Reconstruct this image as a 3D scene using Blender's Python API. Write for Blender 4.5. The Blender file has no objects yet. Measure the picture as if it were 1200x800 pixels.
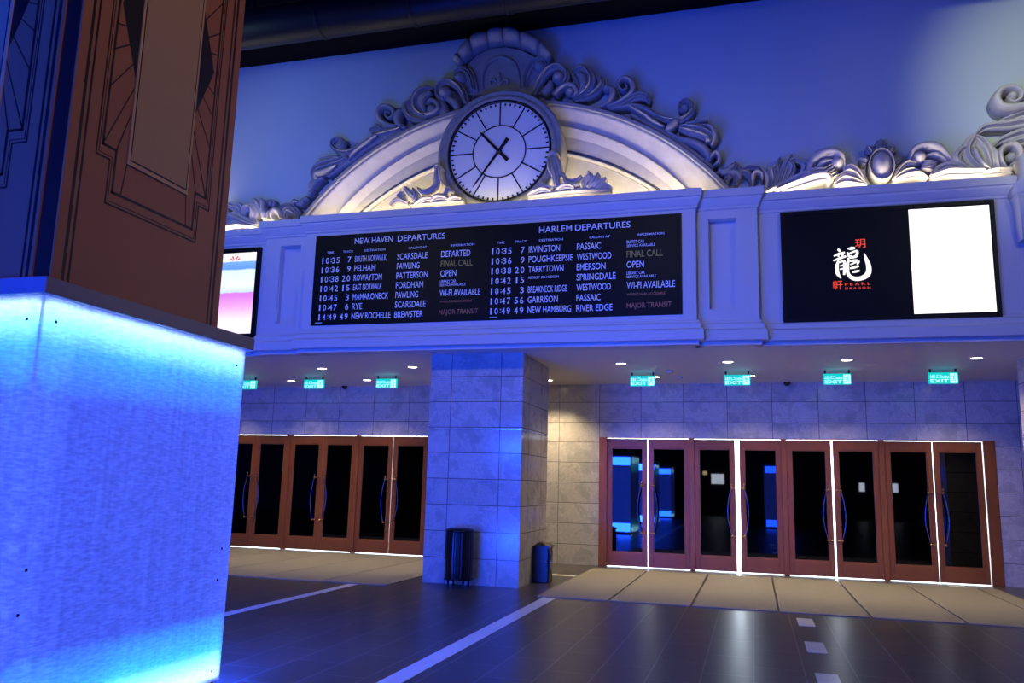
import bpy, math, random
from mathutils import Vector, Matrix

# ------------------------------------------------------------------ scene, camera, world, exposure
sc = bpy.context.scene
COL = sc.collection
PI = math.pi
random.seed(7)

F, CAMZ = 971.39, 1.5
yaw, pitch, roll = 0.28339487, 0.16971701, 0.02545888
fwd = Vector((-math.sin(yaw)*math.cos(pitch), math.cos(yaw)*math.cos(pitch), math.sin(pitch)))
rt0 = Vector((math.cos(yaw), math.sin(yaw), 0)); up0 = rt0.cross(fwd)
RT = rt0*math.cos(roll) + up0*math.sin(roll)
UP = -rt0*math.sin(roll) + up0*math.cos(roll)
cd = bpy.data.cameras.new('camera'); cam = bpy.data.objects.new('camera', cd); COL.objects.link(cam)
cd.sensor_width = 36.0; cd.lens = F/1200*36.0; cd.clip_start = .05; cd.clip_end = 200
m3 = Matrix((RT, UP, -fwd)).transposed()
cam.matrix_world = Matrix.Translation((0, 0, CAMZ)) @ m3.to_4x4()
sc.camera = cam

sc.view_settings.view_transform = 'Standard'
sc.view_settings.look = 'None'
sc.view_settings.exposure = 0.0
sc.view_settings.gamma = 1.0
sc.view_settings.use_curve_mapping = False
sc.cycles.max_bounces = 7
sc.cycles.diffuse_bounces = 4
sc.cycles.glossy_bounces = 4
sc.cycles.transparent_max_bounces = 8
sc.cycles.sample_clamp_indirect = 6
sc.cycles.use_denoising = True
sc.cycles.caustics_reflective = False
sc.cycles.caustics_refractive = False

w = bpy.data.worlds.new('daylight'); sc.world = w; w.use_nodes = True
w.node_tree.nodes['Background'].inputs[0].default_value = (.72, .86, 1, 1)   # overcast day outside the doors
w.node_tree.nodes['Background'].inputs[1].default_value = 14.0

BLUE = (.008, .062, 1.0)
PLINTH_W = 270          # each far-face LED strip of a plinth
COVE_W = 9              # ledge uplights, watts per metre
DOWN_W = 130            # soffit downlights
WARM = (1, .78, .46)

def area(name, loc, rot, sx, sy, power, color, spread=180):
    l = bpy.data.lights.new(name, 'AREA'); l.shape = 'RECTANGLE'; l.size = sx; l.size_y = sy
    l.energy = power; l.color = color; l.spread = math.radians(spread)
    o = bpy.data.objects.new(name, l); o.location = loc; o.rotation_euler = rot; COL.objects.link(o); return o
def spot(name, loc, target, power, color, ang, blend=.6, r=.06):
    l = bpy.data.lights.new(name, 'SPOT'); l.energy = power; l.color = color
    l.spot_size = math.radians(ang); l.spot_blend = blend; l.shadow_soft_size = r
    o = bpy.data.objects.new(name, l); o.location = loc
    o.rotation_euler = (Vector(target)-Vector(loc)).to_track_quat('-Z', 'Y').to_euler(); COL.objects.link(o); return o

# unseen fill spots added to lift the lobby, then column and wall spots
for x_ in (-7.0, -1.5, 4.0):
    spot('lobby_fill', (x_, 6.2, 6.6), (x_, 9.6, 3), 125, (.93, .90, .74), 160, .8, .25)
spot('lobby_fill', (-1.0, -4.0, 8.95), (-1.0, -4.0, 0), 300, (1, .84, .66), 140, .8, .25)
spot('column_spot', (2.6, 3.6, 8.9), (-3.9, 4.5, 4.3), 640, (1, .58, .26), 34, .9, .15)
spot('wall_spot', (0.6, 3.6, 7.2), (4.7, 12.5, 7.1), 2100, (.84, .92, .52), 31, 1, .2)
spot('wall_spot', (-9.5, 9.0, 7.6), (-7.2, 12.5, 7.3), 80, (.55, .90, 1), 100, 1, .3)  # added cool fill brightening the left wall, no fixture there

# ------------------------------------------------------------------ helpers
def at(px, py, Y):
    d = RT*((px-600)/F) + UP*(-(py-400)/F) + fwd
    t = Y/d.y
    return Vector((0, 0, CAMZ)) + d*t

class MB:
    """collects geometry (world coordinates) for ONE mesh"""
    def __init__(s): s.v = []; s.f = []; s.m = []; s.sm = []
    def add(s, vs, fs, mi=0, smooth=False):
        b = len(s.v); s.v += [tuple(v) for v in vs]
        for f in fs: s.f.append([i+b for i in f]); s.m.append(mi); s.sm.append(smooth)
        return s
    def box(s, x0, x1, y0, y1, z0, z1, mi=0):
        vs = [(x0,y0,z0),(x1,y0,z0),(x1,y1,z0),(x0,y1,z0),(x0,y0,z1),(x1,y0,z1),(x1,y1,z1),(x0,y1,z1)]
        return s.add(vs, [(0,3,2,1),(4,5,6,7),(0,1,5,4),(1,2,6,5),(2,3,7,6),(3,0,4,7)], mi)
    def rings(s, rs, mi=0, smooth=False, caps=True, loop=False):
        n = len(rs[0]); vs = [p for r in rs for p in r]; fs = []
        R = len(rs)
        for a in range(R if loop else R-1):
            b = (a+1) % R
            for i in range(n):
                j = (i+1) % n
                fs.append((a*n+i, a*n+j, b*n+j, b*n+i))
        if caps and not loop:
            fs.append(tuple(range(n))[::-1]); fs.append(tuple((R-1)*n+i for i in range(n)))
        return s.add(vs, fs, mi, smooth)
    def bbox(s, x0, x1, y0, y1, z0, z1, b=.01, mi=0):
        """box with chamfered vertical and horizontal edges"""
        def ring(e, z): 
            return [(x0+e+b,y0+e,z),(x1-e-b,y0+e,z),(x1-e,y0+e+b,z),(x1-e,y1-e-b,z),(x1-e-b,y1-e,z),(x0+e+b,y1-e,z),(x0+e,y1-e-b,z),(x0+e,y0+e+b,z)]
        return s.rings([ring(b,z0), ring(0,z0+b), ring(0,z1-b), ring(b,z1)], mi)
    def prism(s, poly, d0, d1, fn, mi=0):
        """poly of (u,v); fn(u,v,d) -> xyz"""
        n = len(poly)
        return s.rings([[fn(u,v,d0) for u,v in poly], [fn(u,v,d1) for u,v in poly]], mi)
    def lathe(s, prof, c, axis='z', n=24, mi=0, smooth=True):
        rs = []
        for r, h in prof:
            ring = []
            for k in range(n):
                a = 2*PI*k/n; p, q = r*math.cos(a), r*math.sin(a)
                ring.append((c[0]+p, c[1]+q, c[2]+h) if axis == 'z' else (c[0]+p, c[1]+h, c[2]+q) if axis == 'y' else (c[0]+h, c[1]+p, c[2]+q))
            rs.append(ring)
        return s.rings(rs, mi, smooth)
    def tube(s, pts, r, n=8, mi=0, smooth=True):
        pts = [Vector(p) for p in pts]; rs = []
        ref = Vector((0,0,1))
        for i, p in enumerate(pts):
            t = (pts[min(i+1,len(pts)-1)]-pts[max(i-1,0)]).normalized()
            a = t.cross(ref)
            if a.length < .05: a = t.cross(Vector((0,1,0)))
            a.normalize(); b = t.cross(a)
            rr = r[i] if isinstance(r, (list,tuple)) else r
            rs.append([p + a*rr*math.cos(2*PI*k/n) + b*rr*math.sin(2*PI*k/n) for k in range(n)])
        return s.rings(rs, mi, smooth)
    def ball(s, c, rx, ry, rz, n=14, m=8, mi=0):
        rs = []
        for i in range(m+1):
            a = PI*i/m; q = max(math.sin(a), .02)
            rs.append([(c[0]+rx*q*math.cos(2*PI*k/n), c[1]+ry*q*math.sin(2*PI*k/n), c[2]-rz*math.cos(a)) for k in range(n)])
        return s.rings(rs, mi, True)
    def build(s, name, mats, parent=None, origin=None):
        if not isinstance(mats, (list, tuple)): mats = [mats]
        me = bpy.data.meshes.new(name)
        o = bpy.data.objects.new(name, me); COL.objects.link(o)
        base = Vector((0,0,0)); q = parent
        while q is not None: base += q.location; q = q.parent
        if origin is None and parent is None:
            xs, ys, zs = zip(*s.v); origin = ((min(xs)+max(xs))/2, (min(ys)+max(ys))/2, min(zs))
        if parent is None: base = Vector(origin); o.location = base
        else: o.parent = parent
        me.from_pydata([tuple(Vector(v)-base) for v in s.v], [], s.f)
        for mm in mats: me.materials.append(mm)
        for p, mi, sm in zip(me.polygons, s.m, s.sm): p.material_index = mi; p.use_smooth = sm
        import bmesh
        b = bmesh.new(); b.from_mesh(me); bmesh.ops.recalc_face_normals(b, faces=b.faces); b.to_mesh(me); b.free()
        me.update()
        return o

def tag(o, label=None, cat=None, group=None, kind=None):
    if label: o['label'] = label
    if cat: o['category'] = cat
    if group: o['group'] = group
    if kind: o['kind'] = kind
    return o
def empty(name, loc, label, cat, group=None, kind=None):
    o = bpy.data.objects.new(name, None); COL.objects.link(o); o.location = loc; o.empty_display_size = .1
    return tag(o, label, cat, group, kind)
def copy_tree(o, loc=None, label=None, parent=None):
    c = o.copy(); COL.objects.link(c); c.parent = parent
    if loc is not None: c.location = loc
    if label: c['label'] = label
    for ch in list(o.children): copy_tree(ch, None, None, c)
    return c

# ------------------------------------------------------------------ materials
def mat(name, color, rough=.5, metal=0, spec=.5, emit=None, estr=0, bump=None, noise=None, coat=0):
    m = bpy.data.materials.new(name); m.use_nodes = True; nt = m.node_tree; p = nt.nodes['Principled BSDF']
    p.inputs['Base Color'].default_value = (*color, 1); p.inputs['Roughness'].default_value = rough
    p.inputs['Metallic'].default_value = metal; p.inputs['Specular IOR Level'].default_value = spec
    p.inputs['Coat Weight'].default_value = coat
    if emit: p.inputs['Emission Color'].default_value = (*emit, 1); p.inputs['Emission Strength'].default_value = estr
    if noise:                                        # (scale, amount): mottled colour
        g = nt.nodes.new('ShaderNodeNewGeometry'); n = nt.nodes.new('ShaderNodeTexNoise'); n.inputs['Scale'].default_value = noise[0]
        n.inputs['Detail'].default_value = 5
        nt.links.new(g.outputs['Position'], n.inputs['Vector'])
        mx = nt.nodes.new('ShaderNodeMix'); mx.data_type = 'RGBA'
        mx.inputs['A'].default_value = (*[c*(1-noise[1]) for c in color], 1); mx.inputs['B'].default_value = (*[min(1,c*(1+noise[1])) for c in color], 1)
        nt.links.new(n.outputs['Fac'], mx.inputs['Factor']); nt.links.new(mx.outputs['Result'], p.inputs['Base Color'])
    if bump:                                         # (scale, strength, distance)
        g = nt.nodes.new('ShaderNodeNewGeometry'); n = nt.nodes.new('ShaderNodeTexNoise'); n.inputs['Scale'].default_value = bump[0]
        b = nt.nodes.new('ShaderNodeBump'); b.inputs['Strength'].default_value = bump[1]; b.inputs['Distance'].default_value = bump[2]
        nt.links.new(g.outputs['Position'], n.inputs['Vector']); nt.links.new(n.outputs['Fac'], b.inputs['Height']); nt.links.new(b.outputs['Normal'], p.inputs['Normal'])
    return m

def tile_mat(name, mode, bw, bh, offset, mortar, c1, c2, cm, rough, shift=(0,0), veins=None, bumpd=.002, rvar=0):
    """procedural tiles laid in world position; mode 'wall' (u = along the face, v = z) or 'floor' (u = y, v = x)"""
    m = bpy.data.materials.new(name); m.use_nodes = True; nt = m.node_tree; L = nt.links.new; p = nt.nodes['Principled BSDF']
    g = nt.nodes.new('ShaderNodeNewGeometry'); sp = nt.nodes.new('ShaderNodeSeparateXYZ'); L(g.outputs['Position'], sp.inputs[0])
    cb = nt.nodes.new('ShaderNodeCombineXYZ')
    def math_(op, a, b):
        n = nt.nodes.new('ShaderNodeMath'); n.operation = op
        for i, q in enumerate((a, b)):
            if isinstance(q, (int, float)): n.inputs[i].default_value = q
            elif q is not None: L(q, n.inputs[i])
        return n.outputs[0]
    if mode == 'wall':
        sn = nt.nodes.new('ShaderNodeSeparateXYZ'); L(g.outputs['True Normal'], sn.inputs[0])
        ax = math_('ABSOLUTE', sn.outputs[0], None); ay = math_('ABSOLUTE', sn.outputs[1], None)
        u = math_('ADD', math_('MULTIPLY', sp.outputs[0], ay), math_('MULTIPLY', sp.outputs[1], ax)); v = sp.outputs[2]
    else:
        u, v = sp.outputs[1], sp.outputs[0]
    L(math_('ADD', u, shift[0]), cb.inputs[0]); L(math_('ADD', v, shift[1]), cb.inputs[1])
    br = nt.nodes.new('ShaderNodeTexBrick'); br.offset = offset; br.inputs['Scale'].default_value = 1
    br.inputs['Brick Width'].default_value = bw; br.inputs['Row Height'].default_value = bh
    br.inputs['Mortar Size'].default_value = mortar; br.inputs['Mortar Smooth'].default_value = .1; br.inputs['Bias'].default_value = 0
    br.inputs['Color1'].default_value = (*c1, 1); br.inputs['Color2'].default_value = (*c2, 1); br.inputs['Mortar'].default_value = (*cm, 1)
    L(cb.outputs[0], br.inputs['Vector'])
    col = br.outputs['Color']
    n = nt.nodes.new('ShaderNodeTexNoise'); n.inputs['Scale'].default_value = veins[0] if veins else 3; n.inputs['Detail'].default_value = 8
    n.inputs['Roughness'].default_value = .65; n.inputs['Distortion'].default_value = .7
    # each tile looks at its own piece of stone
    ad = nt.nodes.new('ShaderNodeVectorMath'); ad.operation = 'MULTIPLY_ADD'; ad.inputs[1].default_value = (9, 9, 9)
    L(br.outputs['Color'], ad.inputs[0]); L(g.outputs['Position'], ad.inputs[2]); L(ad.outputs[0], n.inputs['Vector'])
    if veins:
        n.inputs['Distortion'].default_value = .25
        rp = nt.nodes.new('ShaderNodeValToRGB'); e = rp.color_ramp.elements
        e[0].position = .3; e[0].color = (.62,.62,.63,1); e[1].position = .62; e[1].color = (1.12,1.1,1.06,1)
        k = e.new(.47); k.color = (.88,.87,.86,1); k = e.new(.5); k.color = (1.22,1.2,1.16,1); k = e.new(.525); k.color = (.92,.91,.9,1)
        L(n.outputs['Fac'], rp.inputs[0])
        mx = nt.nodes.new('ShaderNodeMix'); mx.data_type = 'RGBA'; mx.blend_type = 'MULTIPLY'; mx.inputs['Factor'].default_value = veins[1]
        L(col, mx.inputs['A']); L(rp.outputs[0], mx.inputs['B']); col = mx.outputs['Result']
    L(col, p.inputs['Base Color'])
    p.inputs['Roughness'].default_value = rough
    if rvar:
        L(math_('ADD', math_('MULTIPLY', n.outputs['Fac'], rvar), rough-rvar*.5), p.inputs['Roughness'])
    b = nt.nodes.new('ShaderNodeBump'); b.inputs['Strength'].default_value = .5; b.inputs['Distance'].default_value = bumpd; b.invert = True
    L(br.outputs['Fac'], b.inputs['Height']); L(b.outputs['Normal'], p.inputs['Normal'])
    return m

M = {}
M['paint'] = mat('fascia_paint', (.62,.60,.57), .5, bump=(40,.05,.002))
M['soffit'] = mat('soffit_paint', (.74,.70,.66), .55)
M['wall'] = mat('lobby_wall_paint', (.50,.56,.58), .6, noise=(.5,.05))
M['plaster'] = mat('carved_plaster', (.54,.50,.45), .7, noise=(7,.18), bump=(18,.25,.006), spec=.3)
M['plaster_dark'] = mat('dark_plaster', (.33,.32,.31), .7, noise=(9,.3), bump=(20,.25,.006), spec=.3)  # darker tone and stronger mottling than the other plaster
M['black'] = mat('dark_ceiling', (.002,.002,.003), .9, spec=.1)
M['duct'] = mat('duct_paint', (.008,.009,.012), .5, spec=.3)
M['marble'] = tile_mat('grey_marble_cladding', 'wall', .81, .392, 0, .006, (.50,.485,.46), (.58,.565,.54), (.18,.17,.16), .16, (4.49, .012), (3.2,.75))
M['floor'] = tile_mat('dark_porcelain_floor', 'floor', .82, .41, .5, .007, (.045,.040,.038), (.065,.058,.054), (.17,.16,.15), .33, (0, .03), None, .0006, .04)
M['line'] = mat('white_floor_inlay', (.80,.79,.76), .3, noise=(6,.06))
M['mahogany'] = mat('mahogany_door_frame', (.27,.085,.020), .4, noise=(5,.15), coat=.2, spec=.25)
M['mahogany'].node_tree.nodes['Principled BSDF'].inputs['Coat Roughness'].default_value = .22
M['rubber'] = mat('black_rubber', (.01,.01,.01), .6)
M['brass'] = mat('brass', (.75,.42,.13), .25, 1)
M['steel'] = mat('bronze_bar', (.17,.15,.16), .25, 1)
M['bin'] = mat('black_gloss_metal', (.008,.008,.010), .3, 0, .35)
M['chrome'] = mat('chrome', (.8,.8,.8), .15, 1)
M['tvcase'] = mat('screen_bezel', (.006,.006,.008), .4, spec=.2)
M['board'] = mat('board_panel', (.004,.005,.007), .45, spec=.15)
M['letter'] = mat('white_letters', (.88,.90,.92), .5)
M['letter_yellow'] = mat('yellow_letters', (.45,.36,.06), .5)
M['letter_orange'] = mat('orange_letters', (.55,.18,.08), .5)
M['dial'] = mat('clock_dial', (.78,.80,.84), .3)
M['ink'] = mat('clock_black', (.01,.01,.012), .35)
M['capmetal'] = mat('plinth_cap_lacquer', (.20,.21,.30), .35)
M['plinthbase'] = mat('plinth_base_black', (.01,.01,.012), .4)
M['core'] = mat('plinth_core_blue', (.02,.05,.35), .6)  # dark blue put in to damp white light bouncing inside the plinth
M['brown'] = mat('brown_column_panel', (.27,.125,.075), .42, noise=(1.2,.06))
M['beige'] = mat('beige_panel', (.33,.25,.175), .5)
M['beige_edge'] = mat('pale_panel_edge', (.42,.32,.22), .5)
M['inlay'] = mat('black_inlay', (.012,.010,.012), .4)
M['lamp_on'] = mat('lamp_lens', (.9,.9,.9), .3, emit=(1,.86,.66), estr=14)
M['ring'] = mat('lamp_ring', (.6,.58,.55), .4)
M['white_screen'] = mat('lit_screen', (.02,.02,.02), .2, emit=(1,.98,1), estr=1.6)
M['logo_white'] = mat('logo_white', (.02,.02,.02), .2, emit=(1,.97,.95), estr=1.2)
M['logo_gold'] = mat('logo_gold', (.02,.02,.02), .2, emit=(1,.72,.28), estr=1.2)
M['logo_red'] = mat('logo_red', (.02,.02,.02), .2, emit=(1,.09,.05), estr=.95)
M['exit_green'] = mat('exit_sign_green', (.0,.2,.18), .3, emit=(.0,.62,.52), estr=1.0)
M['exit_white'] = mat('exit_sign_white', (.6,.8,.8), .3, emit=(.55,1,.95), estr=1.2)
M['pavement'] = mat('pavement_outside', (.5,.5,.48), .8)
M['sensor'] = mat('white_plastic', (.5,.5,.52), .4)
M['camera_black'] = mat('black_plastic', (.01,.01,.01), .3)

def mat_mat():
    m = mat('ribbed_taupe_mat', (.33,.30,.24), .9); nt = m.node_tree; p = nt.nodes['Principled BSDF']
    g = nt.nodes.new('ShaderNodeNewGeometry'); wv = nt.nodes.new('ShaderNodeTexWave'); wv.bands_direction = 'X'; wv.inputs['Scale'].default_value = 14
    n = nt.nodes.new('ShaderNodeTexNoise'); n.inputs['Scale'].default_value = 90
    nt.links.new(g.outputs['Position'], wv.inputs['Vector']); nt.links.new(g.outputs['Position'], n.inputs['Vector'])
    b = nt.nodes.new('ShaderNodeBump'); b.inputs['Strength'].default_value = .4; b.inputs['Distance'].default_value = .004
    nt.links.new(wv.outputs['Fac'], b.inputs['Height']); nt.links.new(b.outputs['Normal'], p.inputs['Normal'])
    mx = nt.nodes.new('ShaderNodeMix'); mx.data_type = 'RGBA'; mx.inputs['A'].default_value = (.20,.18,.14,1); mx.inputs['B'].default_value = (.30,.27,.215,1)
    nt.links.new(n.outputs['Fac'], mx.inputs['Factor']); nt.links.new(mx.outputs['Result'], p.inputs['Base Color'])
    return m
M['mat'] = mat_mat()

def glass_mat():
    m = bpy.data.materials.new('dark_tinted_glass'); m.use_nodes = True; nt = m.node_tree
    for n in list(nt.nodes):
        if n.type != 'OUTPUT_MATERIAL': nt.nodes.remove(n)
    out = [n for n in nt.nodes if n.type == 'OUTPUT_MATERIAL'][0]
    t = nt.nodes.new('ShaderNodeBsdfTransparent'); t.inputs[0].default_value = (.0006,.0012,.0011,1)
    g = nt.nodes.new('ShaderNodeBsdfGlossy'); g.inputs['Roughness'].default_value = .015; g.inputs['Color'].default_value = (.9,.95,1,1)
    f = nt.nodes.new('ShaderNodeFresnel'); f.inputs[0].default_value = 1.55
    mx = nt.nodes.new('ShaderNodeMixShader'); nt.links.new(f.outputs[0], mx.inputs[0]); nt.links.new(t.outputs[0], mx.inputs[1]); nt.links.new(g.outputs[0], mx.inputs[2])
    nt.links.new(mx.outputs[0], out.inputs[0]); return m
M['glass'] = glass_mat()

def panel_mat():
    """translucent prismatic acrylic: LEDs inside shine through; a faint even backlight"""
    m = bpy.data.materials.new('backlit_acrylic'); m.use_nodes = True; nt = m.node_tree; L = nt.links.new
    for n in list(nt.nodes):
        if n.type != 'OUTPUT_MATERIAL': nt.nodes.remove(n)
    out = [n for n in nt.nodes if n.type == 'OUTPUT_MATERIAL'][0]
    tc = nt.nodes.new('ShaderNodeNewGeometry')
    # herringbone-like moulded texture of the sheet
    mp = nt.nodes.new('ShaderNodeMapping'); mp.inputs['Rotation'].default_value = (.6, .6, 0); mp.inputs['Scale'].default_value = (16, 16, 75)
    L(tc.outputs['Position'], mp.inputs[0])
    n1 = nt.nodes.new('ShaderNodeTexNoise'); n1.inputs['Scale'].default_value = 1; n1.inputs['Detail'].default_value = 1; L(mp.outputs[0], n1.inputs['Vector'])
    mp2 = nt.nodes.new('ShaderNodeMapping'); mp2.inputs['Scale'].default_value = (14, 14, .35); L(tc.outputs['Position'], mp2.inputs[0])
    n2 = nt.nodes.new('ShaderNodeTexNoise'); n2.inputs['Scale'].default_value = 2.2; n2.inputs['Detail'].default_value = 3; L(mp2.outputs[0], n2.inputs['Vector'])
    a = nt.nodes.new('ShaderNodeMapRange'); a.inputs['From Min'].default_value = .35; a.inputs['From Max'].default_value = .65; a.inputs['To Min'].default_value = .72; a.inputs['To Max'].default_value = 1; L(n1.outputs['Fac'], a.inputs[0])
    b = nt.nodes.new('ShaderNodeMapRange'); b.inputs['From Min'].default_value = .35; b.inputs['From Max'].default_value = .68; b.inputs['To Min'].default_value = .86; b.inputs['To Max'].default_value = 1; L(n2.outputs['Fac'], b.inputs[0])
    mu = nt.nodes.new('ShaderNodeMath'); mu.operation = 'MULTIPLY'; L(a.outputs[0], mu.inputs[0]); L(b.outputs[0], mu.inputs[1])
    cc = nt.nodes.new('ShaderNodeCombineColor')
    for i in range(3): L(mu.outputs[0], cc.inputs[i])
    tr = nt.nodes.new('ShaderNodeBsdfTranslucent'); L(cc.outputs[0], tr.inputs['Color'])
    df = nt.nodes.new('ShaderNodeBsdfDiffuse'); df.inputs['Color'].default_value = (.35,.36,.4,1)
    mx = nt.nodes.new('ShaderNodeMixShader'); mx.inputs[0].default_value = .25; L(tr.outputs[0], mx.inputs[1]); L(df.outputs[0], mx.inputs[2])
    gl = nt.nodes.new('ShaderNodeBsdfGlossy'); gl.inputs['Roughness'].default_value = .2
    m2 = nt.nodes.new('ShaderNodeMixShader'); m2.inputs[0].default_value = .04; L(mx.outputs[0], m2.inputs[1]); L(gl.outputs[0], m2.inputs[2])
    em = nt.nodes.new('ShaderNodeEmission'); em.inputs['Color'].default_value = (.055,.10,.80,1)
    es = nt.nodes.new('ShaderNodeMath'); es.operation = 'MULTIPLY'; es.inputs[1].default_value = .72; L(mu.outputs[0], es.inputs[0]); L(es.outputs[0], em.inputs['Strength'])
    ad = nt.nodes.new('ShaderNodeAddShader'); L(m2.outputs[0], ad.inputs[0]); L(em.outputs[0], ad.inputs[1])
    L(ad.outputs[0], out.inputs[0]); return m
M['panel'] = panel_mat()

# ------------------------------------------------------------------ the setting
def struct(o, label=None): return tag(o, label, None, None, 'structure')
YW, YD, ZS, ZC = 12.5, 16.15, 3.48, 9.08
DL = (-12.27, -6.42)    # left bank of doors, x range
DR = (-2.87, 4.03)      # right bank
ZD = 2.44
XL, XR, YR = -22.0, 13.0, -20.0

struct(MB().box(XL-.3, XR+.3, YR-.3, YD+.35, -.3, 0).build('floor', M['floor']), 'dark grey porcelain plank floor of the lobby')
struct(MB().box(XL-.3, XR+.3, YR-.3, YW, ZC, ZC+.3).build('ceiling', M['black']), 'black painted ceiling high above the lobby')
struct(MB().box(XL, XR, YW, YW+.3, ZS+.3, ZC+.3).build('wall_front', M['wall']), 'pale upper wall behind the carved plaster ornaments')
struct(MB().box(XL, XR, 12.0, YD+.35, ZS, ZS+.3).build('ceiling_soffit', M['soffit']), 'low pale ceiling over the entrance doors with round downlights')
b = MB()
for x0, x1 in ((XL, DL[0]), (DL[1], DR[0]), (DR[1], XR)): b.box(x0, x1, YD, YD+.3, 0, ZS)
for x0, x1 in (DL, DR): b.box(x0, x1, YD, YD+.3, ZD, ZS)
struct(b.build('wall_back', M['marble']), 'grey marble clad wall around the entrance doors')
struct(MB().box(XL-.3, XL, YR, YD+.35, 0, ZC).build('wall_left', M['wall']))
struct(MB().box(XR, XR+.3, YR, YD+.35, 0, ZC).build('wall_right', M['wall']))
struct(MB().box(XL, XR, YR-.3, YR, 0, ZC).build('wall_rear', M['plaster_dark']))
struct(MB().box(XL-8, XR+8, YD+.36, YD+12, -.4, -.02).build('pavement', M['pavement']), 'pale pavement outside behind the doors')

# ---- fascia: stepped sections with cornice and base moulding
PROF = [(.03,ZS),(.03,3.535),(.10,3.545),(.10,3.685),(.085,3.70),(.06,3.71),(.06,3.775),(.045,3.795),(.03,3.80),(.03,3.825),(0,3.835)]
def prof_top(dz=0):
    return [(0,5.46+dz),(.02,5.475+dz),(.02,5.505+dz),(.035,5.52+dz),(.05,5.55+dz),(.075,5.60+dz),(.075,5.625+dz),(.10,5.635+dz),(.10,5.745+dz)]
def section(x0, x1, yf, name, label, dz=0, recess=0, frame=None):
    b = MB()
    def ring(e, z):
        yb = 12.0 if z < 3.84 else YW+.02       # the low ceiling takes over behind the base moulding
        return [(x0-e, yf-e, z), (x1+e, yf-e, z), (x1+e, yb, z), (x0-e, yb, z)]
    if recess:
        mid = [(x0, yf+recess), (x1, yf+recess)]
        def ringr(z): return [(x0, yf+recess, z), (x1, yf+recess, z), (x1, YW, z), (x0, YW, z)]
        b.rings([ring(e,z) for e,z in PROF]); b.rings([ringr(3.835), ringr(5.46+dz)]); b.rings([ring(e,z) for e,z in prof_top(dz)])
        nx0, nx1, nz0, nz1 = frame
        b.box(x0, nx0, yf, yf+recess+.01, 3.83, 5.465+dz); b.box(nx1, x1, yf, yf+recess+.01, 3.83, 5.465+dz)
        b.box(nx0, nx1, yf, yf+recess+.01, 3.83, nz0); b.box(nx0, nx1, yf, yf+recess+.01, nz1, 5.465+dz)
        # moulded lip inside the niche
        q = .012
        for a in ((nx0,nx0+q,nz0,nz1),(nx1-q,nx1,nz0,nz1),(nx0,nx1,nz0,nz0+q),(nx0,nx1,nz1-q,nz1)): b.box(a[0],a[1],yf+.03,yf+recess,a[2],a[3])
    else:
        b.rings([ring(e,z) for e,z in PROF+prof_top(dz)])
    return struct(b.build(name, M['paint']), label)
section(-6.97, -.71, 11.70, 'trim_1', 'wide pale fascia section carrying the departures board')
section(-.71, .14, 11.82, 'trim_2', 'narrow fascia pier with a tall recessed niche right of the departures board', 0, .13, (-.54,-.145,4.0,5.33))
section(-7.80, -6.97, 11.82, 'trim_3', 'narrow fascia pier with a tall recessed niche left of the departures board', 0, .13, (-7.52,-7.145,4.0,5.325))
section(.14, XR, 11.94, 'trim_4', 'fascia section around the black screen with the white panel', -.06)
section(XL, -7.80, 11.94, 'trim_5', 'fascia section around the pink and white screen', -.06)

# ---- marble pillars under the fascia
def pillar(x0, x1, y0, y1, label):
    b = MB().box(x0, x1, y0, y1, 0, ZS+.02)
    o = b.build('marble_pillar', M['marble']); tag(o, label, 'pillar'); 
    return o
p1 = pillar(-4.84, -3.335, 12.1, 13.76, 'square grey marble pillar behind the black barrel bin')
s = MB().box(-3.335, -3.329, 12.1, 13.76, 2.30, 2.315).box(-4.84,-3.335,12.097,12.1,2.30,2.31).build('joint_strip', M['chrome'], p1)
p2 = pillar(3.80, 5.3, 12.1, 13.76, 'grey marble pillar cut by the right edge of the photo')

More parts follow.
